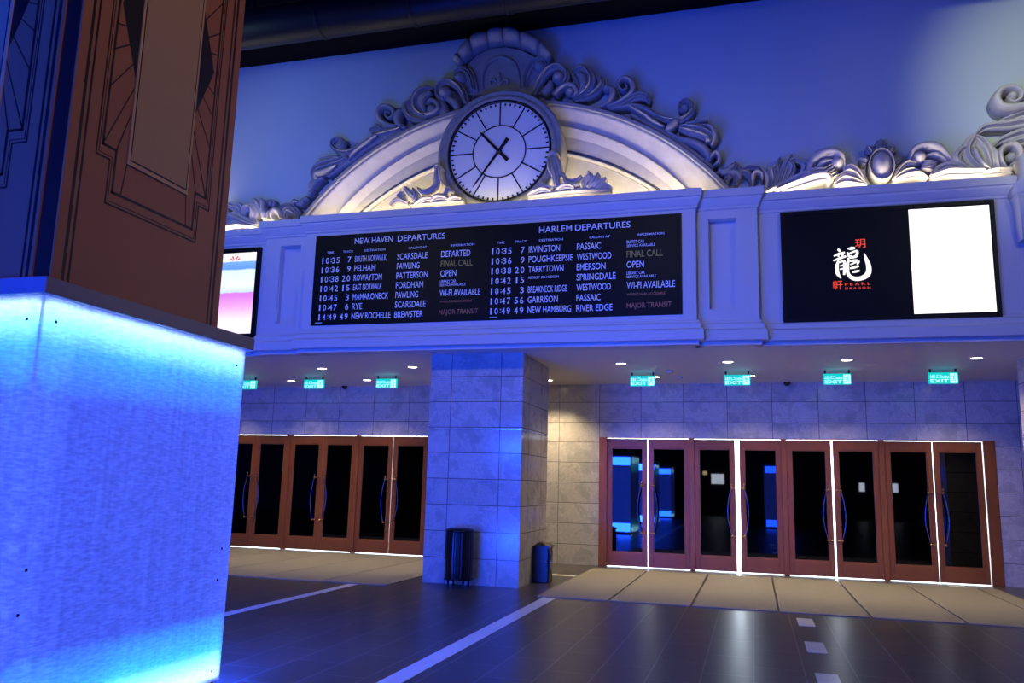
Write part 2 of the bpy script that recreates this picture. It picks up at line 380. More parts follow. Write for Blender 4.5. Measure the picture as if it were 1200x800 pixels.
# ------------------------------------------------------------------ doors
def double_door(i, cx, gap, label, tilt=0, shade=None):
    d = empty('door_%d' % i, (cx, YD, 0), label, None, None, 'structure')
    H0, H1, hw = .013, 2.419, .785
    for sgn in (-1, 1):
        x_in, x_out = cx+sgn*gap/2, cx+sgn*hw
        xa, xb = min(x_in,x_out), max(x_in,x_out)
        y0, y1 = YD+.02, YD+.065
        st, g0, g1 = .085, .27, 2.24
        b = MB()
        b.bbox(xa, xa+st, y0, y1, H0, H1, .006); b.bbox(xb-st, xb, y0, y1, H0, H1, .006)
        b.bbox(xa+st-.004, xb-st+.004, y0, y1, H0, g0, .006); b.bbox(xa+st-.004, xb-st+.004, y0, y1, g1, H1, .006)
        for q0, q1, r0, r1 in ((xa+st, xa+st+.018, g0, g1), (xb-st-.018, xb-st, g0, g1), (xa+st, xb-st, g0, g0+.018), (xa+st, xb-st, g1-.018, g1)):
            b.box(q0, q1, y0+.010, y1-.004, r0, r1)
        leaf = b.build('door_leaf', M['mahogany'], d)
        gb = MB(); gy = y0+.022; ta = tilt+(.0 if sgn < 0 else .004); zc = (g0+g1)/2
        gx0, gx1 = xa+st+.005, xb-st-.005; xm = (gx0+gx1)/2
        vs = [(x, gy+th+(x-xm)*ta, z) for th in (0,.008) for x, z in ((gx0,g0+.005),(gx1,g0+.005),(gx1,g1-.005),(gx0,g1-.005))]
        gb.add(vs, [(0,1,2,3),(7,6,5,4),(0,4,5,1),(1,5,6,2),(2,6,7,3),(3,7,4,0)])
        gb.build('glass_pane', M['glass'], leaf)
        # bowed pull handle
        hx = lambda t: cx + sgn*(.118 + .068*math.sin(PI*t)**1.0 if 0 <= t <= 1 else .118)
        hb = MB(); pts = [(hx(t/20), y0-.075, .645+.88*t/20) for t in range(21)]
        hb.tube(pts, [.010+.003*math.sin(PI*t/20) for t in range(21)], 8)
        hnd = hb.build('pull_handle', M['steel'], leaf)
        eb = MB()
        for z in (.645, 1.525):
            eb.ball((cx+sgn*.118, y0-.075, z), .022, .022, .028, 10, 6)
            eb.tube([(cx+sgn*.118, y0-.075, z), (cx+sgn*.055, y0-.075, z), (cx+sgn*.055, y0+.002, z)], .011, 8)
            eb.ball((cx+sgn*.055, y0-.075, z), .016, .016, .016, 8, 6)
        eb.ball((cx+sgn*.118, y0-.075, 1.575), .014, .014, .03, 8, 6)
        eb.build('handle_fitting', M['brass'], leaf)['label'] = 'brass handle fitting'
    return d
gaps_r = (.014, .075, .028, .010)
names_r = ('leftmost double door right of the pillar, bright blue columns mirrored in its glass',
           'double door with the widest glowing white gap between its leaves',
           'double door in brown wood left of the rightmost pair',
           'rightmost double door, beside the bare marble wall')
for i in range(4): double_door(i+1, -1.935+1.66*i, gaps_r[i], names_r[i], (.0,.0,.03,.01)[i])
names_l = ('brown double door next to the left side of the pillar', 'middle brown double door of the left bank', 'brown double door half hidden behind the glowing plinth')
for i in range(3): double_door(i+5, -7.25-1.64*i, (.010,.004,.004)[i], names_l[i])
def jambs(x0, x1, posts, nm, label):
    b = MB()
    b.box(x0, x1, YD-.01, YD+.14, ZD-.012, ZD+.0)
    for a, c in posts: b.bbox(a, c, YD-.015, YD+.12, 0, ZD-.01, .006)
    return struct(b.build(nm, M['mahogany']), label)
jambs(DR[0], DR[1], [(-2.87,-2.718)] + [(-1.935+1.66*k+.782, -1.935+1.66*k+.878) for k in range(3)] + [(3.841,4.03)], 'trim_6', 'dark wooden frame posts between the doors right of the pillar')
jambs(DL[0], DL[1], [(-6.468,-6.42)] + [(-7.25-1.64*k-.857, -7.25-1.64*k-.782) for k in range(3)], 'trim_7', 'dark wooden frame posts between the doors left of the pillar')
# opaque filler left of the third left pair
struct(MB().box(DL[0], -11.38, YD+.01, YD+.1, 0, ZD).build('trim_8', M['mahogany']))

# ------------------------------------------------------------------ floor mats and lines
def fmat(x0, x1, y0, y1, label):
    o = MB().bbox(x0+.014, x1-.014, y0, y1, 0, .014, .004).build('entrance_mat', M['mat'])
    tag(o, label, 'mat', 'taupe entrance mats laid before the doors'); return o
xr = [-2.86, -1.87, -.80, .275, 1.345, 2.40, 3.46, 3.79]
lr = ['taupe mat strip nearest the pillar in front of the right doors', 'taupe mat strip before the leftmost right-hand double door', 'taupe mat strip below the bright door gap',
      'taupe mat strip just right of the bright door gap', 'taupe mat strip right behind the white floor squares', 'taupe mat strip before the rightmost double door', 'taupe mat strip reaching the right edge of the photo']
for k in range(7): fmat(xr[k], xr[k+1], 11.28, 15.55, lr[k])
xl = [-5.12, -6.18, -7.25, -8.31, -9.37, -10.43, -11.49]
ll = ['taupe mat strip touching the pillar on its left', 'taupe mat strip behind the far end of the left white line', 'third taupe mat strip left of the pillar', 'fourth taupe mat strip left of the pillar', 'fifth taupe mat strip left of the pillar', 'taupe mat strip disappearing behind the glowing plinth']
for k in range(6): fmat(xl[k+1], xl[k], 11.42, 15.7, ll[k])
def fline(x0, x1, y0, y1, name, label, cat, group=None):
    return tag(MB().bbox(x0, x1, y0, y1, -.01, .003, .001).build(name, M['line']), label, cat, group)
fline(-2.755, -2.575, -6, 11.26, 'floor_stripe', 'long white stripe running across the dark floor towards the bins', 'floor stripe')
fline(-5.70, -5.56, 5.9, 11.40, 'floor_stripe', 'white floor stripe coming from behind the glowing plinth', 'floor stripe')
fline(-3.34, -2.90, 14.05, 14.19, 'floor_stripe', 'short white bar on the floor behind the small bin', 'floor stripe')
fline(3.10, 3.36, 15.62, 15.95, 'floor_marker', 'pale square on the floor against the rightmost door', 'floor marker')
sq = [(10.87,'farthest of the white squares in a row on the dark floor'), (9.28+.98,'second farthest white square in the row on the dark floor')]
for yc, lb in ((10.60,'white floor square farthest from the camera, next to the mats'), (8.98,'middle white floor square of the row'), (7.45,'white floor square cut by the bottom of the photo')):
    fline(.46, .64, yc-.29, yc+.29, 'floor_marker', lb, 'floor marker', 'white floor squares in a row')

# ------------------------------------------------------------------ soffit fittings
def downlight(x, y, label, pw=DOWN_W):
    o = empty('downlight', (x, y, ZS), label, 'ceiling light', 'downlights in the soffit')
    MB().lathe([(.075,-.001),(.09,-.008),(.102,-.008),(.108,-.0),(.075,-.0)], (x,y,ZS), n=20).build('trim_ring', M['ring'], o)
    MB().lathe([(.001,-.004),(.076,-.004),(.076,-.0005),(.001,-.0005)], (x,y,ZS), n=20).build('lens', M['lamp_on'], o)
    spot('downlight_beam', (x, y, ZS-.012), (x, y, 0), pw, WARM, 118, .75, .05)
xf = [-2.03, -.34, 1.415, 3.18]
nf = ['downlight in the front row nearest the pillar on its right', 'front row downlight above the second exit sign', 'front row downlight above the third exit sign', 'rightmost downlight of the front row']
for x, n in zip(xf, nf): downlight(x, 13.38, n)
downlight(-1.66, 15.1, 'rear downlight beside the first exit sign right of the pillar')
nb = ['rear downlight touching the second exit sign right of the pillar', 'rear downlight touching the third exit sign right of the pillar', 'rear downlight touching the rightmost exit sign']
for x, n in zip((.0, 1.41, 3.20), nb): downlight(x, 15.1, n)
for x, n in zip((-5.72, -7.50), ('front row downlight nearest the pillar on its left', 'front row downlight second from the pillar on its left')): downlight(x, 13.42, n)
for x, n in zip((-7.41, -9.13), ('rear downlight right of the exit sign left of the pillar', 'rear downlight left of the second exit sign left of the pillar')): downlight(x, 15.1, n)
downlight(-9.28, 13.42, 'front row downlight hidden behind the glowing plinth')
downlight(-3.74, 15.42, 'rear downlight hidden behind the pillar, washing the wall beside the doors', DOWN_W*2.6)
for x in (-11.0,): downlight(x, 15.1, 'rear downlight behind the plinth')
for px, py, r, lb in ((785,434,.07,'round white smoke detector on the soffit between two exit signs'), (797,441,.045,'small white sprinkler head just behind the smoke detector')):
    q = Vector((0,0,CAMZ)); d = RT*((px-600)/F)+UP*(-(py-400)/F)+fwd; q = q + d*((ZS-CAMZ)/d.z)
    tag(MB().lathe([(r*.3,-.045),(r*.75,-.035),(r,-.012),(r,.002)], (q.x,q.y,ZS), n=16).build('smoke_detector', M['sensor']), lb, 'smoke detector')
for px, py, lb in ((922,450,'small black dome camera on the soffit above the right doors'), (407,454.5,'small black dome camera on the soffit above the left doors')):
    d = RT*((px-600)/F)+UP*(-(py-400)/F)+fwd; q = Vector((0,0,CAMZ)) + d*((ZS-.03-CAMZ)/d.z)
    b = MB().lathe([(.01,-.075),(.045,-.06),(.06,-.03),(.065,0),(.065,.002)], (q.x,min(q.y,YD-.1),ZS), n=16)
    tag(b.build('dome_camera', M['camera_black']), lb, 'camera')

# ------------------------------------------------------------------ lettering
def text_verts(body, bold=.006):
    cu = bpy.data.curves.new('t', 'FONT'); cu.body = body; cu.extrude = 0; cu.resolution_u = 3; cu.offset = bold if ord(body[0]) < 0x3000 else 0
    o = bpy.data.objects.new('t', cu); COL.objects.link(o)
    bpy.context.view_layer.update()
    dg = bpy.context.evaluated_depsgraph_get(); me = bpy.data.meshes.new_from_object(o.evaluated_get(dg))
    vs = [tuple(v.co) for v in me.vertices]; fs = [tuple(p.vertices) for p in me.polygons]
    bpy.data.objects.remove(o); bpy.data.curves.remove(cu); bpy.data.meshes.remove(me)
    return vs, fs
TC = {}
def put_text(b, body, x0, x1, z0, z1, y, mi=0):
    """fit the words into the rectangle x0..x1, z0..z1 on the plane y"""
    if body not in TC: TC[body] = text_verts(body)
    vs, fs = TC[body]
    if not vs: return
    xs = [v[0] for v in vs]; ys = [v[1] for v in vs]
    a, c, e, g = min(xs), max(xs), min(ys), max(ys)
    b.add([(x0+(v[0]-a)/(c-a)*(x1-x0), y, z0+(v[1]-e)/(g-e)*(z1-z0)) for v in vs], fs, mi)
def put_digits(b, body, xs, wd, z0, z1, y, mi=0):
    for ch, x in zip(body, xs):
        if ch == ':':
            for zz in (z0+(z1-z0)*.22, z0+(z1-z0)*.68): b.box(x+wd*.35, x+wd*.65, y-.0005, y, zz, zz+(z1-z0)*.16, mi)
        elif ch == '1': put_text(b, ch, x+wd*.3, x+wd*.72, z0, z1, y, mi)
        else: put_text(b, ch, x, x+wd, z0, z1, y, mi)

# ------------------------------------------------------------------ departures board
bd = empty('departure_board', (-3.84, 11.70, 3.93), 'long black departures board with two columns of white train times', 'departure board')
YB = 11.682
LM = [M['letter'], M['letter_yellow'], M['letter_orange']]
rowsL = [('10:35','7','SOUTH NORWALK',.553,'SCARSDALE',.509,'DEPARTED',.48,0), ('10:36','9','PELHAM',.37,'PAWLING',.385,'FINAL CALL',.52,1), ('10:38','20','ROWAYTON',.49,'PATTERSON',.53,'OPEN',.26,0),
         ('10:42','15','EAST NORWALK',.50,'FORDHAM',.46,'LIBRARY CAR\nSERVICE AVAILABLE',.42,0), ('10:45','3','MAMARONECK',.62,'PAWLING',.385,'WI-FI AVAILABLE',.66,0), ('10:47','6','RYE',.175,'SCARSDALE',.515,'WHEELCHAIR ACCESSIBLE',.53,2),
         ('14:49','49','NEW ROCHELLE',.673,'BREWSTER',.476,'MAJOR TRANSIT',.634,2)]
rowsR = [('10:35','7','IRVINGTON',.48,'PASSAIC',.36,'BUFFET CAR\nSERVICE AVAILABLE',.41,0), ('10:36','9','POUGHKEEPSIE',.68,'WESTWOOD',.515,'FINAL CALL',.52,1), ('10:38','20','TARRYTOWN',.54,'EMERSON',.43,'OPEN',.25,0),
         ('10:42','15','ARDSLEY ON-HUDSON',.47,'SPRINGDALE',.58,'LIBRARY CAR\nSERVICE AVAILABLE',.42,0), ('10:45','3','BREAKNECK RIDGE',.60,'WESTWOOD',.51,'WI-FI AVAILABLE',.69,0), ('10:47','56','GARRISON',.46,'PASSAIC',.36,'WHEELCHAIR ACCESSIBLE',.55,2),
         ('10:49','49','NEW HAMBURG',.662,'RIVER EDGE',.535,'MAJOR TRANSIT',.639,2)]
MB().box(-6.79, -.905, 11.688, 11.71, 3.92, 5.41).build('board_frame', M['tvcase'], bd)
for x0, x1, title, tx, heads, rows, dx in ((-6.775,-3.845,(('NEW HAVEN',-6.086,-5.421),('DEPARTURES',-5.336,-4.53)),None,0,rowsL,0.0), (-3.835,-.92,(('HARLEM',-3.019,-2.514),('DEPARTURES',-2.466,-1.641)),None,1,rowsR,2.892)):
    pn = MB().box(x0, x1, YB+.002, 11.69, 3.93, 5.398).build('display_panel', M['board'], bd)
    for t, a, c in title: b = MB(); put_text(b, t, a, c, 5.24, 5.335, YB); b.build('title_word', M['letter'], pn)
    for t, a, c in (('TIME',-6.57,-6.451),('TRACK',-6.285,-6.10),('DESTINATION',-5.907,-5.541),('CALLING AT',-5.142,-4.834),('INFORMATION',-4.434,-4.044)):
        b = MB(); put_text(b, t, a+dx, c+dx, 5.105, 5.14, YB); b.build('column_heading', M['letter'], pn)
    for k, (tm, tr, de, dw, ca, cw, inf, iw, mi) in enumerate(rows):
        z0 = 4.938-.1556*k; z1 = z0+.098
        sx = -6.667+dx; ex = -6.129+dx; i0 = -4.586+dx
        b = MB(); put_digits(b, tm, [sx, sx+.085, sx+.152, sx+.194, sx+.275], .056, z0, z1, YB); b.build('departure_time', M['letter'], pn)
        b = MB()
        for q, ch in enumerate(reversed(tr)): put_digits(b, ch, [ex-.06-.085*q], .058, z0, z1, YB)
        b.build('track_number', M['letter'], pn)
        b = MB()
        if de.startswith('ARDSLEY'): put_text(b, de, -6.068+dx, -6.068+dx+dw, z0+.06, z1, YB)
        else: put_text(b, de, -6.066+dx, -6.066+dx+dw, z0+.002, z1+.004, YB)
        b.build('destination_name', M['letter'], pn)
        b = MB(); put_text(b, ca, -5.327+dx, -5.327+dx+cw, z0+.003, z1+.005, YB); b.build('calling_point', M['letter'], pn)
        b = MB()
        if '\n' in inf:
            a, c = inf.split('\n'); put_text(b, a, i0, i0+iw*.62, z0+.058, z1+.008, YB); put_text(b, c, i0, i0+iw, z0+.005, z0+.045, YB)
        elif inf.startswith('WHEEL'): put_text(b, inf, i0, i0+iw, z0+.058, z1-.005, YB)
        else: put_text(b, inf, i0, i0+iw, z0+.004, z1+.006, YB)
        t_ = b.build('status_text', LM[mi], pn)
        if mi: t_['label'] = ('', 'yellow status text', 'dim orange status text')[mi]
    MB().box(x0+.07, x0+.19, YB, YB+.002, 3.958, 3.968).build('maker_plate', M['letter'], pn)

# ------------------------------------------------------------------ screens
def screen(x0, x1, z0, z1, label):
    o = empty('display_screen', ((x0+x1)/2, 11.94, z0), label, 'screen')
    b = MB(); e = .045
    b.box(x0, x1, 11.905, 11.945, z0, z1)
    for a in ((x0,x0+e,z0,z1),(x1-e,x1,z0,z1),(x0+e,x1-e,z0,z0+e),(x0+e,x1-e,z1-e,z1)): b.box(a[0],a[1],11.885,11.91,a[2],a[3])
    b.build('bezel', M['tvcase'], o)
    pn = MB().box(x0+e, x1-e, 11.897, 11.906, z0+e, z1-e).build('screen_panel', M['board'], o)
    return o, pn
o, pn = screen(.456, 3.165, 3.797, 5.388, 'wide black screen with a dragon restaurant logo and a blank white panel')
YT = 11.894
MB().box(2.122, 3.103, YT, YT+.003, 3.868, 5.318).build('lit_area', M['white_screen'], pn)['label'] = 'blank glowing white area'
# brush-painted character: tapered strokes
def brush(b, pts, ws, y, mi=0):
    P = spline([Vector((p[0], 0, p[1])) for p in pts], 6); n = len(P); W = interp(ws, n); L_, R_ = [], []
    for i, p in enumerate(P):
        t = (P[min(i+1,n-1)]-P[max(i-1,0)]).normalized(); nn = Vector((-t.z, 0, t.x))
        L_.append(p+nn*W[i]); R_.append(p-nn*W[i])
    vs = []
    for l, r in zip(L_, R_): vs += [(l.x, y, l.z), (r.x, y, r.z)]
    b.add(vs, [(2*i, 2*i+1, 2*i+3, 2*i+2) for i in range(n-1)], mi)
def spline(P, k):
    if len(P) < 3: 
        return [P[0].lerp(P[-1], i/(k*2)) for i in range(k*2+1)]
    out = []
    Q = [P[0]*2-P[1]] + list(P) + [P[-1]*2-P[-2]]
    for i in range(1, len(Q)-2):
        for j in range(k):
            t = j/k; a, bb, c, d = Q[i-1], Q[i], Q[i+1], Q[i+2]
            out.append(.5*((2*bb) + (c-a)*t + (2*a-5*bb+4*c-d)*t*t + (3*bb-3*c+d-a)*t**3))
    out.append(P[-1].copy()); return out
def interp(ws, n):
    if isinstance(ws, (int, float)): return [ws]*n
    out = []
    for i in range(n):
        t = i/(n-1)*(len(ws)-1); k = min(int(t), len(ws)-2); out.append(ws[k]+(ws[k+1]-ws[k])*(t-k))
    return out
def lg(x, y):            # logo sheet -> place on the screen
    p = at(965+x/10, 270+y/10, YT); return (p.x, p.z)
b = MB(); u = .00112*10/10
strokes = [([(170,215),(195,250)],[10,16,8]), ([(120,300),(180,275),(250,255)],[8,15,10]), ([(165,270),(180,310)],[10,12,8]), ([(235,255),(215,310)],[8,12,10]),
  ([(115,355),(180,330),(265,300)],[8,16,12]), ([(175,350),(158,420),(165,500),(205,560)],[10,20,22,8]), ([(180,375),(240,360),(250,440),(240,520)],[10,16,20,12]),
  ([(190,415),(235,405)],[8,10]), ([(190,455),(235,445)],[8,10]),
  ([(285,215),(370,205)],[8,22,12]), ([(280,255),(300,300),(330,300)],[10,16,12]), ([(285,275),(390,240),(380,300),(300,320)],[8,14,18,12]),
  ([(290,320),(285,420),(290,510),(350,560),(440,560),(520,510),(530,420),(495,320),(478,265)],[14,16,20,24,26,32,28,18,3]),
  ([(300,360),(400,345)],[8,16,10]), ([(315,400),(410,360),(395,400)],[8,14,8]), ([(310,445),(415,415)],[10,18,12]), ([(335,490),(425,470)],[8,16,10])]
for pts, ws in strokes: brush(b, [lg(*p) for p in pts], [q*u*1.02 for q in ws], YT)
b.build('brush_character', M['logo_white'], pn)
b = MB()
def fit(b, t, x0, x1, y0, y1, mi=0):
    a = lg(x0, y1); c = lg(x1, y0); put_text(b, t, a[0], c[0], a[1], c[1], YT, mi)
fit(b, '\u73a5', 372, 488, 98, 208); fit(b, '\u8ed2', 112, 222, 582, 695)
fit(b, 'P E A R L', 252, 548, 604, 646); fit(b, 'D R A G O N', 255, 550, 656, 692)
b.build('red_lettering', M['logo_red'], pn)

o, pn = screen(-10.64, -7.945, 3.79, 5.355, 'screen with a pink, white and blue advert beside the brown column')
def advert():
    m = bpy.data.materials.new('advert_picture'); m.use_nodes = True; nt = m.node_tree; L = nt.links.new; p = nt.nodes['Principled BSDF']
    g = nt.nodes.new('ShaderNodeNewGeometry'); s = nt.nodes.new('ShaderNodeSeparateXYZ'); L(g.outputs['Position'], s.inputs[0])
    mr = nt.nodes.new('ShaderNodeMapRange'); mr.inputs['From Min'].default_value = 3.86; mr.inputs['From Max'].default_value = 5.28; L(s.outputs[2], mr.inputs[0])
    n = nt.nodes.new('ShaderNodeTexNoise'); n.inputs['Scale'].default_value = 7; n.inputs['Detail'].default_value = 4; L(g.outputs['Position'], n.inputs['Vector'])
    ml = nt.nodes.new('ShaderNodeMath'); ml.operation = 'MULTIPLY_ADD'; ml.inputs[1].default_value = .03; L(n.outputs['Fac'], ml.inputs[0]); L(mr.outputs[0], ml.inputs[2])
    sb = nt.nodes.new('ShaderNodeMath'); sb.operation = 'SUBTRACT'; sb.inputs[1].default_value = .015; L(ml.outputs[0], sb.inputs[0])
    r = nt.nodes.new('ShaderNodeValToRGB'); e = r.color_ramp.elements
    e[0].position = 0; e[0].color = (1,.93,1,1); e[1].position = 1; e[1].color = (1,.95,1,1)
    for q, c in ((.18,(.98,.85,1,1)), (.33,(.9,.42,.95,1)), (.47,(.72,.22,.80,1)), (.50,(.72,.22,.80,1)), (.51,(.62,.75,.93,1)), (.60,(.85,.95,1,1)), (.78,(.72,.88,1,1)), (.80,(.12,.32,.85,1)), (.885,(.20,.42,.9,1)), (.895,(1,.95,1,1))):
        k = e.new(q); k.color = c
    L(sb.outputs[0], r.inputs[0]); L(r.outputs[0], p.inputs['Emission Color']); p.inputs['Emission Strength'].default_value = 1.15
    p.inputs['Base Color'].default_value = (.02,.02,.02,1); return m
MB().box(-9.01, -8.028, YT, YT+.003, 3.868, 5.275).build('advert_picture', advert(), pn)
b = MB()
for k in range(5):
    a = PI*(.15+.175*k); c = Vector((-8.44, 0, 5.13)); q = Vector((math.cos(a), 0, math.sin(a)))
    if k == 2: continue
    brush(b, [((c+q*.03).x,(c+q*.03).z), ((c+q*.105).x,(c+q*.105).z)], [.008,.016], YT-.002)
b.build('advert_emblem', M['logo_red'], pn)

# ------------------------------------------------------------------ exit signs
def exit_sign(x, label):
    y = 14.5; o = empty('exit_sign', (x, y, 3.25), label, 'exit sign', 'green exit signs under the soffit')
    MB().bbox(x-.215, x+.215, y-.03, y+.03, 3.24, 3.42, .008).build('sign_box', M['exit_green'], o)
    MB().box(x-.20, x-.17, y-.008, y+.008, 3.42, 3.482).box(x+.17, x+.20, y-.008, y+.008, 3.42, 3.482).build('bracket', M['camera_black'], o)
    b = MB(); yy = y-.032
    put_text(b, '\u51fa\u53e3', x-.19, x-.03, 3.325, 3.385, yy); put_text(b, 'EXIT', x-.19, x+.075, 3.256, 3.31, yy); put_text(b, 'SA\u00cdDA', x-.02, x+.085, 3.325, 3.375, yy)
    b.box(x+.095, x+.20, yy, yy+.002, 3.25, 3.40)
    b.build('sign_lettering', M['exit_white'], o)
    b = MB(); c = x+.147; f = lambda pts, ws: brush(b, [(c+p, 3.325+q) for p, q in pts], ws, yy-.002)
    b.lathe([(.001,-.001),(.011,-.001),(.011,.001),(.001,.001)], (c+.012,yy-.002,3.378), 'y', 10)
    f([(.006,.038),(-.004,.0)],[.010,.009]); f([(.004,.034),(-.026,.026),(-.034,.006)],[.005,.005,.004]); f([(.006,.034),(.024,.012),(.038,.018)],[.005,.005,.004])
    f([(-.002,.0),(.022,-.022),(.014,-.058)],[.007,.006,.005]); f([(-.004,.0),(-.014,-.034),(-.042,-.044)],[.007,.006,.005])
    b.build('running_figure', M['exit_green'], o)
for x, n in zip((-1.82,-.22,1.37,2.95,-6.70,-8.25,-9.76), ('green exit sign nearest the pillar on its right','second green exit sign right of the pillar','third green exit sign right of the pillar','rightmost green exit sign',
        'green exit sign nearest the pillar on its left','second green exit sign left of the pillar','green exit sign cut by the glowing plinth')): exit_sign(x, n)

# ------------------------------------------------------------------ bins
def barrel_bin(x, y):
    o = empty('litter_bin', (x, y, 0), 'black ribbed barrel litter bin on short legs in front of the marble pillar', 'bin')
    rs = []
    n = 72
    for r, z in ((.17,.10),(.195,.115),(.203,.20),(.208,.45),(.203,.72),(.198,.79)):
        rs.append([(x+(r+(.0015 if k % 3 < 2 else -.003))*math.cos(2*PI*k/n), y+(r+(.0015 if k % 3 < 2 else -.003))*math.sin(2*PI*k/n), z) for k in range(n)])
    MB().rings(rs).build('ribbed_body', M['bin'], o)
    MB().lathe([(.06,.842),(.15,.838),(.20,.822),(.214,.80),(.214,.785),(.19,.78),(.06,.78)], (x,y,0), n=40).build('lid', M['bin'], o)
    MB().lathe([(.215,.105),(.215,.128),(.17,.13),(.17,.10)], (x,y,0), n=40).build('base_ring', M['bin'], o)
    for k in range(4):
        a = PI/4+k*PI/2; lx, ly = x+.165*math.cos(a), y+.165*math.sin(a)
        MB().lathe([(.02,0),(.022,.01),(.016,.03),(.02,.11)], (lx,ly,0), n=10).build('leg', M['bin'], o)
barrel_bin(-4.17, 11.83)
def small_bin(x0, x1, y0, y1, h):
    o = empty('litter_bin', ((x0+x1)/2, (y0+y1)/2, 0), 'small black box bin with a sloping lid beside the right face of the pillar', 'bin')
    MB().bbox(x0, x1, y0, y1, 0, h-.06, .012).build('body', M['bin'], o)
    b = MB(); ym = (y0+y1)/2
    b.rings([[(x0-.008,y0-.008,h-.07),(x1+.02,y0-.008,h-.07),(x1+.02,y1,h-.07),(x0-.008,y1,h-.07)], [(x0-.008,y0-.008,h-.05),(x1+.03,y0-.008,h-.045),(x1+.03,y1,h-.035),(x0-.008,y1,h-.04)],
             [(x0+.06,y0+.08,h),(x1-.12,y0+.08,h),(x1-.12,y1-.05,h+.012),(x0+.06,y1-.05,h+.012)]])
    b.build('lid', M['bin'], o)
    MB().box(x1+.002, x1+.014, y0+.05, y1-.05, .06, h-.12).build('door_plate', M['bin'], o)
    MB().tube([(x1+.01,y0+.03,h*.28),(x1+.035,y0+.03,h*.30),(x1+.035,y0+.03,h*.72),(x1+.01,y0+.03,h*.74)], .007, 8).build('handle', M['steel'], o)
    for q in ((x1-.03,y0-.004,h*.54), (x1+.028,y0+.05,h*.54)):
        b = MB(); b.ball(q, .017, .014, .017, 10, 6); b.build('knob', M['chrome'], o)
small_bin(-3.315, -3.07, 12.84, 13.14, .60)

# ------------------------------------------------------------------ glowing plinths and the columns on them
ZP = 2.465
def plinth(cx, cy, label, detail=True, power=PLINTH_W):
    o = empty('illuminated_plinth', (cx, cy, 0), label, 'plinth')
    h = .96; t = .012
    MB().box(cx-h+.03, cx+h-.03, cy-h+.03, cy+h-.03, 0, .07).build('base', M['plinthbase'], o)
    b = MB(); e = .045
    b.bbox(cx-h-e, cx+h+e, cy-h-e, cy+h+e, ZP, ZP+.095, .006); b.build('cap', M['capmetal'], o)
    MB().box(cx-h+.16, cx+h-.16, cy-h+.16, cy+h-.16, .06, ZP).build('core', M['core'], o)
    for k, (dx, dy) in enumerate(((1,0),(0,-1),(-1,0),(0,1))):
        b = MB()
        if dx: b.box(cx+dx*h-(t if dx > 0 else 0), cx+dx*h+(t if dx < 0 else 0), cy-h, cy+h, .055, ZP)
        else: b.box(cx-h+t, cx+h-t, cy+dy*h-(t if dy > 0 else 0), cy+dy*h+(t if dy < 0 else 0), .055, ZP)
        pn = b.build('light_panel', M['panel'], o)
        if detail and k in (0, 1):
            for u_, z_ in [(-.86,2.33),(.86,2.33),(-.86,.98),(.86,.98),(-.86,.13),(.86,.13),(-.88,.75),(.84,.76)]:
                if dx: c = (cx+h, cy+u_, z_); ax = 'x'
                else: c = (cx-u_, cy-h, z_); ax = 'y'
                sgn = 1 if dx else -1
                MB().lathe([(.009,-.004*sgn),(.009,.002*sgn),(.005,.004*sgn),(.001,.004*sgn)], c, ax, 10).build('screw', M['duct'], pn)
        # LED strips inside, behind the sheet: at the top and the bottom edge
        ang = math.atan2(dy, dx)
        if k in (0, 1):
            px, py = cx+dx*(h-.07), cy+dy*(h-.07)
            rz = ang-PI/2
            def strip(nm, z, pitch_, pw, col, spr, wd=.03):
                l = area(nm, (px, py, z), (0,0,0), 1.84, wd, pw, col, spr)
                tgt = Vector((dx*math.cos(pitch_), dy*math.cos(pitch_), math.sin(pitch_)))
                l.rotation_euler = tgt.to_track_quat('-Z', 'Y').to_euler()
                # long side along the face
                q = tgt.to_track_quat('-Z', 'Y'); l.rotation_mode = 'QUATERNION'
                xax = Vector((-dy, dx, 0)); zax = -tgt; yax = zax.cross(xax)
                l.rotation_quaternion = Matrix((xax, yax, zax)).transposed().to_quaternion()
            strip('led_strip_white', ZP-.025, -.60, 4200, (.60,.95,1), 78)
            strip('led_strip_cyan', ZP-.04, -1.10, 1500, (.0,1,.75), 38)
            strip('led_strip_blue', ZP-.04, -1.35, 4, (.0,.2,1), 160)
            strip('led_strip_white', .085, .54, 3600, (.60,.95,1), 78)
            strip('led_strip_cyan', .09, 1.08, 1100, (.0,1,.75), 38)
    for z, hh in ((ZP-.16, .26), (.22, .26)):      # strong strips of the face towards the doors
        area('led_strip_far', (cx, cy+h+.006, z), (PI/2, 0, 0), 1.86, hh, power, BLUE)
    area('led_panel_far', (cx, cy+h+.006, 1.25), (PI/2, 0, 0), 1.86, 1.75, power*.13, BLUE)
    return o
plinth(-4.70, 4.54, 'big plinth of glowing blue and cyan panels carrying the brown column')
plinth(-4.70, -3.4, 'glowing blue plinth mirrored in the doors, behind the camera on the left', False, PLINTH_W*1.6)
plinth(1.55, -3.4, 'glowing blue plinth mirrored in the doors, behind the camera on the right', False, PLINTH_W*.2)
plinth(-4.70, -11.4, 'far glowing blue plinth mirrored in the doors, deep in the lobby', False, PLINTH_W*.6)

